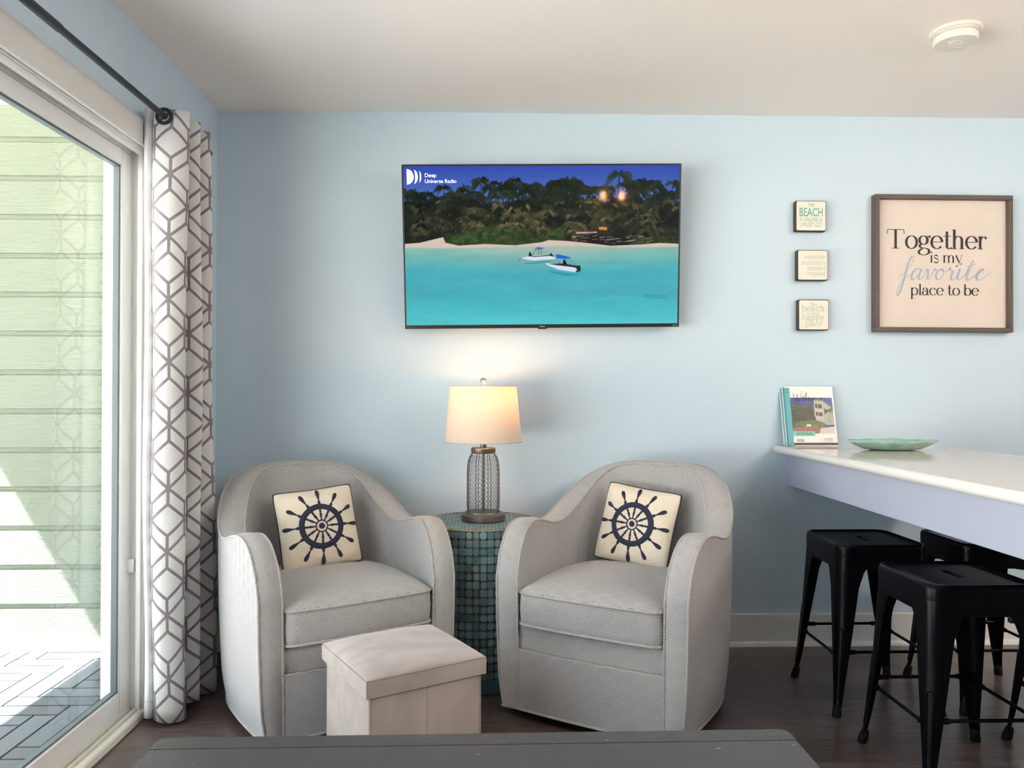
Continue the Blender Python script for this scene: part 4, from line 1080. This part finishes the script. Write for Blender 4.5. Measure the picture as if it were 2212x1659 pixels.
lid.add([(-hs+.002, -hs+.002, .324), (hs-.002, -hs+.002, .324), (hs-.002, hs-.002, .324), (-hs+.002, hs-.002, .324)], [(0, 1, 2, 3)])
lo = lid.build('lid', M_suede, ot, sharp=30)
M_stitch = plain('suede_stitching', lin((140, 128, 120)), 0.9)
MB().tube([(u*(hs+0.0012), v*(hs+0.0012), 0.3735) for u, v in per], 0.0011, 5, closed=True).build('seam', M_stitch, lo, sharp=180)
hb = 0.177; b = MB(); b.bbox(-hb, hb, -hb, hb, 0.0, 0.326, 0.003, 2)
b.build('body', M_suede, ot)
b = MB()
for sg in (-1, 1):
    MB().tube([(0.0, sg*(hb+0.0002), 0.004), (0.0, sg*(hb+0.0002), 0.325)], 0.0011, 5).build('body_seam', M_stitch, ot)
for sx_, sy_ in ((-1, -1), (1, -1), (1, 1), (-1, 1)):
    MB().tube([(sx_*(hb-0.006), sy_*(hb+0.0003), 0.004), (sx_*(hb-0.006), sy_*(hb+0.0003), 0.325)], 0.0013, 5).build('body_seam', M_stitch, ot)

# ================================================================ COFFEE TABLE
ct = thing('coffee_table', 'dark charcoal distressed wooden coffee table along the bottom edge', 'coffee table', (-0.026, 1.30, 0), 0.007)
def ct_mat(name, ticks):
    M = Mat(name, rough=0.38)
    g = M.noise(5, 'Object', (1.2, 16, 1), detail=8, rough=0.7, dist=0.5)
    col = M.mix(g, lin((50, 50, 53)), lin((74, 74, 77)))
    sp1 = M.noise(26, 'Object', (1, 5, 1), detail=2, rough=0.3)
    col = M.mix(sp1.step(0.80, 0.83), col, lin((200, 196, 188)))
    if ticks:
        tk = M.noise(46, 'Object', (7.0, 1.3, 1), detail=1, rough=0.4); cl_ = M.noise(5, 'Object', (1, 1, 1), detail=2)
        mk = tk.step(0.66, 0.70)*cl_.step(0.38, 0.50)
        col = M.mix(mk, col, lin((30, 28, 28))); M.bump(mk*-1.0+g*0.3, 0.7, 0.0015)
    else: M.bump(g, 0.3, 0.001)
    M.color(col); return M.m
M_ct, M_ct2 = ct_mat('charcoal_wood', False), ct_mat('charcoal_wood_distressed', True)
ZT = 0.450; hw = 0.653; yb_, yf_ = 0.312, -0.30
pe = [(-hw, yb_-0.050), (hw, yb_-0.050)]+[(hw-0.02+0.02*math.cos(a_), yb_-0.02+0.02*math.sin(a_)) for a_ in np.linspace(0, PI/2, 7)]+[(-hw+0.02-0.02*math.sin(a_), yb_-0.02+0.02*math.cos(a_)) for a_ in np.linspace(0, PI/2, 7)]
b = MB(); b.prism(pe, 2, ZT-0.035, ZT); b.build('edge_board', M_ct2, ct)
for k in range(4):
    y1 = yb_-0.051-k*0.14; y0 = max(yf_, y1-0.139)
    MB().bbox(-hw, hw, y0, y1, ZT-0.035, ZT, 0.002, 1).build('top_board', M_ct, ct)
b = MB()
b.box(-hw+0.05, hw-0.05, yf_+0.05, yf_+0.07, ZT-0.11, ZT-0.034); b.box(-hw+0.05, hw-0.05, yb_-0.07, yb_-0.05, ZT-0.11, ZT-0.034)
b.box(-hw+0.05, -hw+0.07, yf_+0.07, yb_-0.07, ZT-0.11, ZT-0.034); b.box(hw-0.07, hw-0.05, yf_+0.07, yb_-0.07, ZT-0.11, ZT-0.034)
b.build('apron', M_ct, ct)
for sx_ in (-1, 1):
    for yy_ in (yf_+0.04, yb_-0.10): MB().bbox(sx_*(hw-0.07)-0.03, sx_*(hw-0.07)+0.03, yy_, yy_+0.06, 0, ZT-0.034, 0.004, 1).build('leg', M_ct, ct)

# ================================================================ BAR COUNTER
CZ = 0.918; cxl, cxr = 1.285, 2.055; cy0_, cy1_ = 0.75, D-0.001
bar = thing('bar_counter', 'white bar counter fixed to the back wall above the black stools', 'counter', (0, 0, 0))
M_top = plain('glossy_cream_laminate', lin((216, 203, 193)), 0.09, var=0.02, nscale=30)
M_nose = plain('white_laminate_edge', lin((240, 238, 234)), 0.25, var=0.01)
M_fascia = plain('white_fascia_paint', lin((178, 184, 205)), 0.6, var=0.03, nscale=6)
t_ = 0.034
def round_rect(x0, x1, y0, y1, r, n=8, only=None):
    pts = []
    for (cx, cy, a0) in ((x1-r, y1-r, 0), (x0+r, y1-r, 90), (x0+r, y0+r, 180), (x1-r, y0+r, 270)):
        pts += [(cx+r*math.cos(math.radians(a0+k*90/n)), cy+r*math.sin(math.radians(a0+k*90/n))) for k in range(n+1)]
    return pts
top = MB()
top.prism([(cxl+0.017, cy0_+0.017), (cxr-0.017, cy0_+0.017), (cxr-0.017, cy1_), (cxl+0.017+0.02, cy1_), (cxl+0.017, cy1_-0.02)], 2, CZ-t_, CZ)
top.build('worktop', M_top, bar)
b = MB(); rr = 0.017
pth = [(cxr-rr, cy1_-0.001), (cxr-rr, cy0_+rr+0.02), (cxr-rr-0.02, cy0_+rr), (cxl+rr+0.02, cy0_+rr), (cxl+rr, cy0_+rr+0.02), (cxl+rr, cy1_-0.035), (cxl+rr+0.008, cy1_-0.022), (cxl+rr+0.022, cy1_-0.018)]
b.tube([(x, y, CZ-rr) for x, y in pth], rr, 20); b.build('edge_nosing', M_nose, bar, sharp=60)
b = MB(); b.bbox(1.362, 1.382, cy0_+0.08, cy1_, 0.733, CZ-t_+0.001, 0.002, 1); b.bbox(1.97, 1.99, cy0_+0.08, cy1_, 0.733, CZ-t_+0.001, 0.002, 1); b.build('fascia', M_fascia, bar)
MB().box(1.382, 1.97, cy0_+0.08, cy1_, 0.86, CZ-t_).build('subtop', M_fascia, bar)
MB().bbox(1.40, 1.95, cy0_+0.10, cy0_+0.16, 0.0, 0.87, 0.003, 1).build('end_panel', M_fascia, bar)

# ================================================================ STOOLS
def make_stool(label, loc, rotz=0.0):
    t = thing('metal_bar_stool', label, 'stool', loc, rotz, 'black metal bar stools')
    zt = 0.605; hs = 0.166
    # seat pan with a hand slot
    m = MB(); out = round_rect(-hs, hs, -hs, hs, 0.045, 8); n = len(out)
    slot = []
    for k in range(n):
        a = math.atan2(out[k][1], out[k][0]); slot.append((0.010*math.copysign(abs(math.cos(a))**0.8, math.cos(a)), 0.050*math.copysign(abs(math.sin(a))**0.35, math.sin(a))))
    def ring(k, z): return [(x*k, y*k, z) for x, y in out]
    def mixr(f, z): return [(s_[0]+(o_[0]-s_[0])*f, s_[1]+(o_[1]-s_[1])*f, z) for s_, o_ in zip(slot, out)]
    rings = [ring(1.0, zt-0.046), ring(1.0, zt-0.018), ring(0.993, zt-0.008), ring(0.975, zt-0.001), ring(0.955, zt+0.001), ring(0.93, zt-0.001), ring(0.91, zt-0.005),
             mixr(0.7, zt-0.005), mixr(0.35, zt-0.005), mixr(0.05, zt-0.005), mixr(0.02, zt-0.0052), mixr(0.0, zt-0.008), mixr(0.0, zt-0.013)]
    m.grid(rings, cu=True)
    low = [mixr(0.0, zt-0.013), ring(0.5, zt-0.016), ring(0.97, zt-0.020), ring(0.985, zt-0.046), ring(1.0, zt-0.046)]
    m.grid(low, cu=True)
    m.build('seat', M_black, t, sharp=50)
    # rolled apron line under the lip
    ap = MB(); r1 = [ring(0.985, zt-0.040), ring(0.995, zt-0.050), ring(0.995, zt-0.085), ring(0.985, zt-0.088), ring(0.975, zt-0.084), ring(0.975, zt-0.045)]
    ap.grid(r1, cu=True); ap.build('apron', M_black, t, sharp=50)
    # legs
    zs = [zt-0.050, zt-0.075, zt-0.10, 0.45, 0.38, 0.30, 0.22, 0.14, 0.09, 0.055, 0.03]
    def corner(z): return interp(z, [0.0, 0.04, 0.09, zt-0.05], [0.203, 0.196, 0.190, hs-0.002])
    def wid(z): return interp(z, [0.0, 0.03, 0.09, 0.25, 0.45, zt-0.10, zt-0.075, zt-0.05], [0.020, 0.021, 0.026, 0.047, 0.071, 0.088, 0.105, 0.150])
    for (sx_, sy_) in ((-1, -1), (1, -1), (1, 1), (-1, 1)):
        m = MB(); outr, inn = [], []
        for z in zs:
            c0 = corner(z); w0 = wid(z); r = min(0.040, w0*0.75); pts, pin = [], []
            pts.append((c0-w0, c0)); pts.append((c0-(w0+r)/2, c0))
            for k in range(9):
                a = PI/2-PI/2*k/8; pts.append((c0-r+r*math.cos(a), c0-r+r*math.sin(a)))
            pts.append((c0, c0-(w0+r)/2)); pts.append((c0, c0-w0))
            th2 = 0.0025
            for (x, y) in pts: pin.append((x-th2*0.8, y-th2*0.8))
            outr.append([(sx_*x, sy_*y, z) for x, y in pts]); inn.append([(sx_*x, sy_*y, z) for x, y in pin])
        m.grid(outr); m.grid(inn, flip=True)
        m.grid([[a[0] for a in outr], [a[0] for a in inn]]); m.grid([[a[-1] for a in outr], [a[-1] for a in inn]])
        # pressed slot running down the rounded corner
        za, zb_ = 0.295, 0.075; loop = []
        def cpnt(z, q):
            c0 = corner(z); w0 = wid(z); r = min(0.040, w0*0.75); a = PI/4+q/r
            return (sx_*(c0-r+(r+0.0005)*math.cos(a)), sy_*(c0-r+(r+0.0005)*math.sin(a)), z)
        hwid = lambda z: interp(z, [0.07, 0.3], [0.0065, 0.0095])
        for k in range(11): a = PI*k/10; loop.append(cpnt(za+0.010*math.sin(a), hwid(za)*math.cos(a)))
        for z in np.linspace(za-0.01, zb_+0.01, 14): loop.append(cpnt(z, -hwid(z)))
        for k in range(11): a = PI+PI*k/10; loop.append(cpnt(zb_+0.008*math.sin(a), hwid(zb_)*math.cos(a)))
        for z in np.linspace(zb_+0.01, za-0.01, 14): loop.append(cpnt(z, hwid(z)))
        m.tube(loop, 0.0022, 6, closed=True)
        lg = m.build('leg', M_black, t, sharp=45)
        f0 = corner(0.03); T = Matrix.Translation((sx_*(f0-0.006), sy_*(f0-0.006), 0))
        MB().lathe([(0.0, 0.0), (0.0145, 0.0), (0.016, 0.004), (0.015, 0.026), (0.0125, 0.040), (0.011, 0.042), (0, 0.042)], 20, T=T @ Matrix.Shear('XY', 4, (-sx_*0.17, -sy_*0.17))).build('foot', M_rubber, lg)
    # stretchers near the floor: low pair and high pair, flattened at the ends
    st_ = MB()
    for (z, horiz) in ((0.222, True), (0.205, False)):
        c0 = corner(z)-0.012
        for sg in (-1, 1):
            a, b_ = ((-c0+0.008, sg*c0, z), (c0-0.008, sg*c0, z)) if horiz else ((sg*c0, -c0+0.008, z), (sg*c0, c0-0.008, z))
            A, B_ = Vector(a), Vector(b_); dd = (B_-A).normalized()
            st_ = MB(); st_.tube([tuple(A), tuple(A+dd*0.045), tuple(A+dd*0.052), tuple(B_-dd*0.052), tuple(B_-dd*0.045), tuple(B_)], [0.0085, 0.0085, 0.0055, 0.0055, 0.0085, 0.0085], 12)
            st_.build('stretcher', M_black, t, sharp=60)
    br = MB()
    zc = zt-0.105
    cc = corner(zc)-0.03
    br.box(-cc, cc, -0.004, 0.004, zc-0.003, zc+0.003, T=Matrix.Rotation(PI/4, 4, 'Z') @ Matrix.Scale(1.36, 4, (1, 0, 0)))
    br.box(-cc, cc, -0.004, 0.004, zc-0.003, zc+0.003, T=Matrix.Rotation(-PI/4, 4, 'Z') @ Matrix.Scale(1.36, 4, (1, 0, 0)))
    br.build('cross_brace', M_black, t)
    for (x, y) in ((-0.10, 0.135), (0.10, 0.135), (-0.10, -0.135), (0.10, -0.135)):
        MB().bbox(x-0.016, x+0.016, y-0.008, y+0.008, zc-0.010, zc+0.012, 0.002, 1).build('stacking_pad', M_padg, t)
    return t
M_padg = plain('dark_grey_plastic', (0.03, 0.032, 0.04), 0.5)
st1 = make_stool('black metal stool tucked under the bar at its wall end, nearest the right armchair', (1.428, 2.925, 0))
dup(st1, (1.424, 2.343, 0), 0.0, 'black metal stool in front on the armchair side of the bar')
dup(st1, (1.895, 2.930, 0), 0.0, 'black metal stool on the far side of the bar by the wall')
dup(st1, (1.918, 2.352, 0), 0.0, 'black metal stool on the far side of the bar, cut by the right edge')

# ================================================================ PLATE AND BOOK ON THE BAR
pt_ = thing('oval_dish', 'shallow oval turquoise ceramic dish on the bar beside the welcome book', 'dish', (1.690, 3.205, CZ+0.0005), -0.05)
def dish_mat():
    M = Mat('turquoise_glaze', rough=0.16)
    n = M.noise(20, detail=5, rough=0.7); s_n = M.noise(70, detail=2)
    x, y, z = M.xyz('Object')
    col = M.mix(n.step(0.3, 0.75), lin((128, 174, 164)), lin((172, 204, 195)))
    col = M.mix(s_n.step(0.72, 0.75), col, lin((50, 60, 62)))
    d = ((x-0.03)*(x-0.03)/0.0011+(y-0.01)*(y-0.01)/0.0011)
    inner_ = (d+(n-0.5)*0.8).step(1.0, 0.9)*z.step(0.0025, 0.0035)*z.step(0.02, 0.016)
    col = M.mix(inner_, col, lin((170, 134, 88))); M.color(col); M.bump(n, 0.4, 0.003); return M.m
m = MB(); n = 72; rings = []
prof_ = [(0.02, 0.0), (0.45, 0.0), (0.62, 0.004), (0.80, 0.018), (0.93, 0.031), (1.0, 0.038), (0.985, 0.0405), (0.92, 0.036), (0.78, 0.024), (0.6, 0.011), (0.4, 0.006), (0.02, 0.006)]
for r, z in prof_:
    row = []
    for k in range(n):
        a = 2*PI*k/n; wv = 0.0014*math.sin(5*a+0.6)+0.0010*math.sin(11*a)
        row.append((0.188*r*math.copysign(abs(math.cos(a))**0.9, math.cos(a)), 0.105*r*math.copysign(abs(math.sin(a))**1.05, math.sin(a)), z+(wv if z > 0.02 else 0)))
    rings.append(row)
m.grid(rings, cu=True); m.build('dish', dish_mat(), pt_, sharp=180)
pt_.children[0].name = 'glazed_bowl'

bk = thing('welcome_book', 'ring-bound white and teal welcome book leaning on the wall at the bar end', 'book', (1.342, 3.432, CZ+0.0015), 0.0)
ln = math.radians(13.0); TB = Matrix.Rotation(-ln, 4, 'X')
M_paper = plain('white_paper', lin((238, 234, 232)), 0.45, var=0.01); M_teal = plain('teal_card', lin((92, 168, 178)), 0.5)
bw, bh = 0.222, 0.274
MB().box(0, bw, 0, 0.004, 0, bh, T=TB).build('page_block', M_paper, bk)
b = MB()
for i, (yo, xo, mi) in enumerate(((0.005, -0.005, 1), (0.010, -0.009, 0), (0.015, -0.013, 1), (0.020, -0.017, 0), (0.025, -0.019, 1))):
    b.box(xo, bw-0.01+xo*0.3, yo, yo+0.003, (yo+0.003)*0.231, bh-0.002-i*0.001, mi, T=TB)
b.build('divider', [M_paper, M_teal], bk)
MB().box(-0.002, 0.022, -0.0014, 0, 0.0, bh-0.006, T=TB).build('spine_strip', M_teal, bk)
MB().box(-0.002, bw, -0.0012, 0.0, 0.004, 0.013, T=TB).build('foot_band', plain('black_card', (0.02, 0.02, 0.022), 0.5), bk)
for z in (0.245, 0.012):
    MB().tube([tuple(TB @ Vector((0.004+0.014*math.cos(2*PI*k/20), 0.008+0.018*math.sin(2*PI*k/20), z))) for k in range(20)], 0.0012, 6, closed=True).build('binder_ring', M_chrome, bk, sharp=180)
pc = Canvas(150, 132, 1.6); rnd = random.Random(5); U, Vv = pc.xx/150, pc.yy/132
pc.a[:] = (44, 62, 140); nn = pc.noise(10, 10, 3, 4); nb = pc.noise(6, 5, 8, 3)
for k in range(26): pc.palm(rnd.uniform(-5, 95), rnd.uniform(18, 70) if k > 8 else rnd.uniform(24, 50), rnd.uniform(10, 20), (48, 62, 40), rnd)
mk = ((Vv > 0.30+0.12*np.abs(U-.35)) & (U < .62)).astype(float); pc.a = pc.a*(1-mk[..., None])+(np.array((50, 58, 44))*(0.4+1.3*nn[..., None]))*mk[..., None]
pc.poly([(84, 8), (98, 0), (106, 2), (150, 40), (150, 100), (96, 100), (82, 66)], (158, 156, 146))
pc.poly([(98, 0), (106, 0), (150, 36), (150, 44)], (96, 120, 116))
for (a_1, b_1) in ((22, 40), (52, 68)): pc.poly([(86, a_1), (112, a_1+4), (112, b_1), (86, b_1-2)], (58, 54, 52))
for xx_ in (86, 96, 112): pc.line([(xx_, 8), (xx_, 84)], 1.6, (190, 188, 182))
pc.poly([(86, 40), (112, 43), (112, 53), (86, 51)], (176, 166, 160)); pc.poly([(86, 68), (114, 70), (114, 82), (86, 79)], (176, 166, 160))
pc.poly([(118, 40), (124, 42), (124, 60), (118, 59)], (60, 56, 54)); 
for xx_ in (130, 140, 146): pc.palm(xx_, 46+rnd.uniform(-6, 8), 12, (60, 74, 50), rnd, 45)
mk = (((U-.42)/.40)**2+((Vv-.80)/.17)**2 < 1).astype(float); pc.a = pc.a*(1-mk[..., None])+(np.array((84, 100, 58))*(0.5+1.0*nb[..., None]))*mk[..., None]
pc.poly([(0, 112), (50, 106), (90, 108), (112, 122), (112, 132), (0, 132)], (138, 92, 78)); pc.poly([(100, 112), (150, 106), (150, 132), (92, 132)], (196, 182, 176))
pc.poly([(50, 98), (66, 97), (67, 105), (50, 106)], (200, 196, 188))
M_cov = Mat('printed_photo', rough=0.35); at = M_cov.node('ShaderNodeAttribute', attribute_name='picture'); M_cov.nt.links.new(at.outputs['Color'], M_cov.b.inputs['Base Color'])
po_ = pc.mesh('cover_photo', 0.022, bw-0.007, 0.056, 0.222, -0.0010, M_cov.m, bk); po_.data.transform(TB)
MB().box(0.022, 0.122, -0.0016, 0.0, 0.044, 0.066, T=TB).build('title_strip', plain('sea_green_strip', lin((130, 190, 176)), 0.5), bk)
L0 = MB()
def cover_text(s, x, z, width, height, y=-0.0022):
    v, f = text2d(s, 1.0, 'LEFT', 0.0); xs_ = [p[0] for p in v]; ys_ = [p[1] for p in v]; kx = width/(max(xs_)-min(xs_)); kz = height/(max(ys_)-min(ys_))
    L0.add([(x+(p[0]-min(xs_))*kx, y, z+(p[1]-min(ys_))*kz) for p in v], f, 0, None, TB)
cover_text('ISLE OF PALMS', 0.038, 0.050, 0.072, 0.010); L0.build('title_lettering', M_ink, bk, flat=True, fix=False); L0 = MB()
cover_text('1300 Ocean Blvd', 0.165, 0.031, 0.034, 0.0040); cover_text('Unit 336 Building E', 0.160, 0.024, 0.039, 0.0040); cover_text('Isle of Palms, SC 29451', 0.153, 0.017, 0.046, 0.0040)
L0.build('address_lettering', M_ink, bk, flat=True, fix=False); L0 = MB(); cover_text('EAST ISLES', 0.036, 0.026, 0.030, 0.006); cover_text('ESCAPES', 0.036, 0.018, 0.034, 0.007)
L0.build('publisher_lettering', M_ink, bk, flat=True, fix=False); L0 = MB()
wel = [[(0, 1.0), (.05, .4), (.2, .0), (.4, .5), (.5, .9), (.52, .3), (.65, -.15), (.95, .7), (1.15, 1.35)],
       [(1.1, .3), (1.3, .45), (1.35, .62), (1.2, .6), (1.12, .3), (1.3, .08), (1.55, .3), (1.72, .9), (1.68, 1.1), (1.55, .7), (1.6, .15), (1.8, .2), (2.05, .45), (1.9, .5), (1.82, .25), (2.0, .08), (2.2, .3), (2.4, .45), (2.3, .15), (2.5, .1), (2.6, .4), (2.42, .45), (2.65, .4), (2.75, .45), (2.75, .1), (2.95, .45), (2.97, .1), (3.2, .45), (3.25, .1), (3.5, .3), (3.6, .45), (3.42, .4), (3.45, .1), (3.7, .15)]]
lw = MB(); script(lw, wel, 0.038, 0.205, 0.036, -0.0026, 0.045, 0.035)
lw.v = [tuple(TB @ Vector(p)) for p in lw.v]; L0.add(lw.v, lw.f)
L0.build('script_lettering', M_ink, bk, flat=True, fix=False)

# ================================================================ SMOKE DETECTOR
sdt = thing('smoke_detector', 'round white smoke detector on the ceiling', 'smoke detector', (1.640, 2.665, H))
MB().lathe([(0, 0), (0.082, 0), (0.083, -0.004), (0.079, -0.010), (0.071, -0.011), (0.071, -0.014), (0.0, -0.014)], 64).build('mounting_plate', M_plastic, sdt)
MB().lathe([(0.060, -0.012), (0.066, -0.018), (0.070, -0.022), (0.071, -0.040), (0.068, -0.045), (0.050, -0.0465), (0.0, -0.047)], 64).build('housing', M_plastic, sdt)
b = MB()
for k in range(9):
    a = -0.2+k*0.085; 
    for z in (-0.0235, -0.0275): b.tube([(0.0712*math.cos(a+q_), 0.0712*math.sin(a+q_), z) for q_ in (0, 0.03, 0.065)], 0.0009, 4)
b.build('vent_slots', M_greygap, sdt)
b = MB(); T = Matrix.Translation((0, 0, -0.0472))
b.tube([tuple(T @ Vector((-0.01+0.026*math.cos(2*PI*k/40), -0.012+0.012*math.sin(2*PI*k/40), 0))) for k in range(40)], 0.0012, 6, closed=True)
b.tube([(-0.060, 0.012, -0.047), (0.052, 0.030, -0.047)], 0.0008, 4); b.tube([(-0.02, 0.018, -0.047), (-0.012, -0.03, -0.047)], 0.0007, 4)
b.build('test_button', M_plastic, sdt, sharp=180)

# ================================================================ OUTLET AND CORD
ol = thing('wall_outlet', 'white wall outlet in the corner behind the curtain', 'outlet', (XL, 3.395, 0.365))
MB().bbox(0, 0.006, -0.036, 0.036, -0.058, 0.058, 0.002, 1).build('cover_plate', M_plastic, ol)
b = MB()
for z in (-0.022, 0.022): b.bbox(0.005, 0.008, -0.017, 0.017, z-0.014, z+0.014, 0.002, 1)
b.build('socket', plain('socket_face', lin((205, 203, 198)), 0.5), ol)
cord = thing('power_cord', 'pale power cord plugged into the corner outlet behind the armchair', 'cord', (XL, 3.395, 0.365))
MB().bbox(0.009, 0.040, -0.012, 0.012, 0.010, 0.032, 0.003, 1).build('plug', M_plastic, cord)
pth = [(0.040, 0, 0.021), (0.075, -0.005, 0.018), (0.10, -0.01, -0.02), (0.085, -0.03, -0.12), (0.06, -0.02, -0.22), (0.08, -0.04, -0.30), (0.16, -0.03, -0.345), (0.30, 0.01, -0.360), (0.6, 0.03, -0.360), (1.0, 0.0, -0.360)]
MB().tube([tuple(p) for p in catmull(pth, 8)], 0.0035, 8).build('cable', M_plastic, cord, sharp=180)

# ================================================================ PILLOWS ON THE CHAIRS
make_pillow("cream ship's wheel pillow on the armchair by the curtain", pill_matrix((-0.792, 2.955), (-0.535, 3.090), math.radians(17), math.radians(-4.5), 0.470), 1, math.radians(84))
make_pillow("cream ship's wheel pillow on the armchair by the bar", pill_matrix((0.430, 3.120), (0.690, 2.955), math.radians(17), math.radians(6.5), 0.470), 2, math.radians(89))

# ================================================================ LAMPS OF THE ROOM (behind the camera and over the kitchen), PLUS AN ADDED FILL LAMP
def flush_light(loc, label, e, col, r=0.20):
    t = thing('ceiling_light', label, 'ceiling light', loc, 0, 'flush ceiling lights')
    MB().lathe([(0, 0), (r+0.01, 0), (r+0.01, -0.02), (r, -0.025), (0, -0.025)], 40).build('mount', M_plastic, t)
    MB().lathe([(r, -0.024), (r*0.9, -0.036), (r*0.6, -0.046), (0.001, -0.050)], 40).build('diffuser', emit_mat('warm_diffuser', col, 3.0), t, sharp=180)
    l_ = bpy.data.lights.new('ceiling_light_source', 'POINT'); l_.shadow_soft_size = 0.14; l_.energy = e; l_.color = col
    o_ = bpy.data.objects.new('light_source', l_); COL.objects.link(o_); o_.parent = t; o_.location = (0, 0, -0.20)
flush_light((3.0, 1.2, H), 'round warm ceiling light over the kitchen', 36, (1.0, 0.84, 0.70))
bp_ = thing('added_fill_lamp', 'added unseen fill lamp over the near end of the bar', 'ceiling light', (1.95, 0.35, H-0.003))  # out-of-view lamp added only to brighten the ceiling and walls
MB().lathe([(0, 0), (0.06, 0), (0.06, -0.02), (0, -0.025)], 32).tube([(0, 0, -0.02), (0, 0, -0.40)], 0.006, 10).build('stem', M_rod, bp_)
MB().lathe([(0.10, -0.40), (0.13, -0.44), (0.13, -0.455), (0.10, -0.415)], 40).build('shade_ring', M_plastic, bp_)
l_ = bpy.data.lights.new('fill_source', 'POINT'); l_.shadow_soft_size = 0.10; l_.energy = 24; l_.color = (1.0, 0.90, 0.83)
o_ = bpy.data.objects.new('light_source', l_); COL.objects.link(o_); o_.parent = bp_; o_.location = (0, 0, -0.52)
pd = thing('pendant_light', 'two-bulb ceiling lamp at the far end of the room behind the camera', 'ceiling light', (1.4385, -2.9, H-0.005))
MB().lathe([(0, 0), (0.06, 0), (0.06, -0.02), (0, -0.025)], 32).tube([(0, 0, -0.02), (0, 0, -0.30)], 0.008, 10).tube([(-0.13, 0, -0.30), (0.13, 0, -0.30)], 0.008, 10).build('stem', M_rod, pd)
for x in (-0.114, 0.114):
    MB().lathe([(0.001, -0.40), (0.022, -0.385), (0.030, -0.36), (0.022, -0.33), (0.012, -0.30)], 24, c=(x, 0, 0)).build('bulb', emit_mat('warm_pendant_bulb', (1.0, 0.42, 0.10), 34.0), pd, sharp=180)
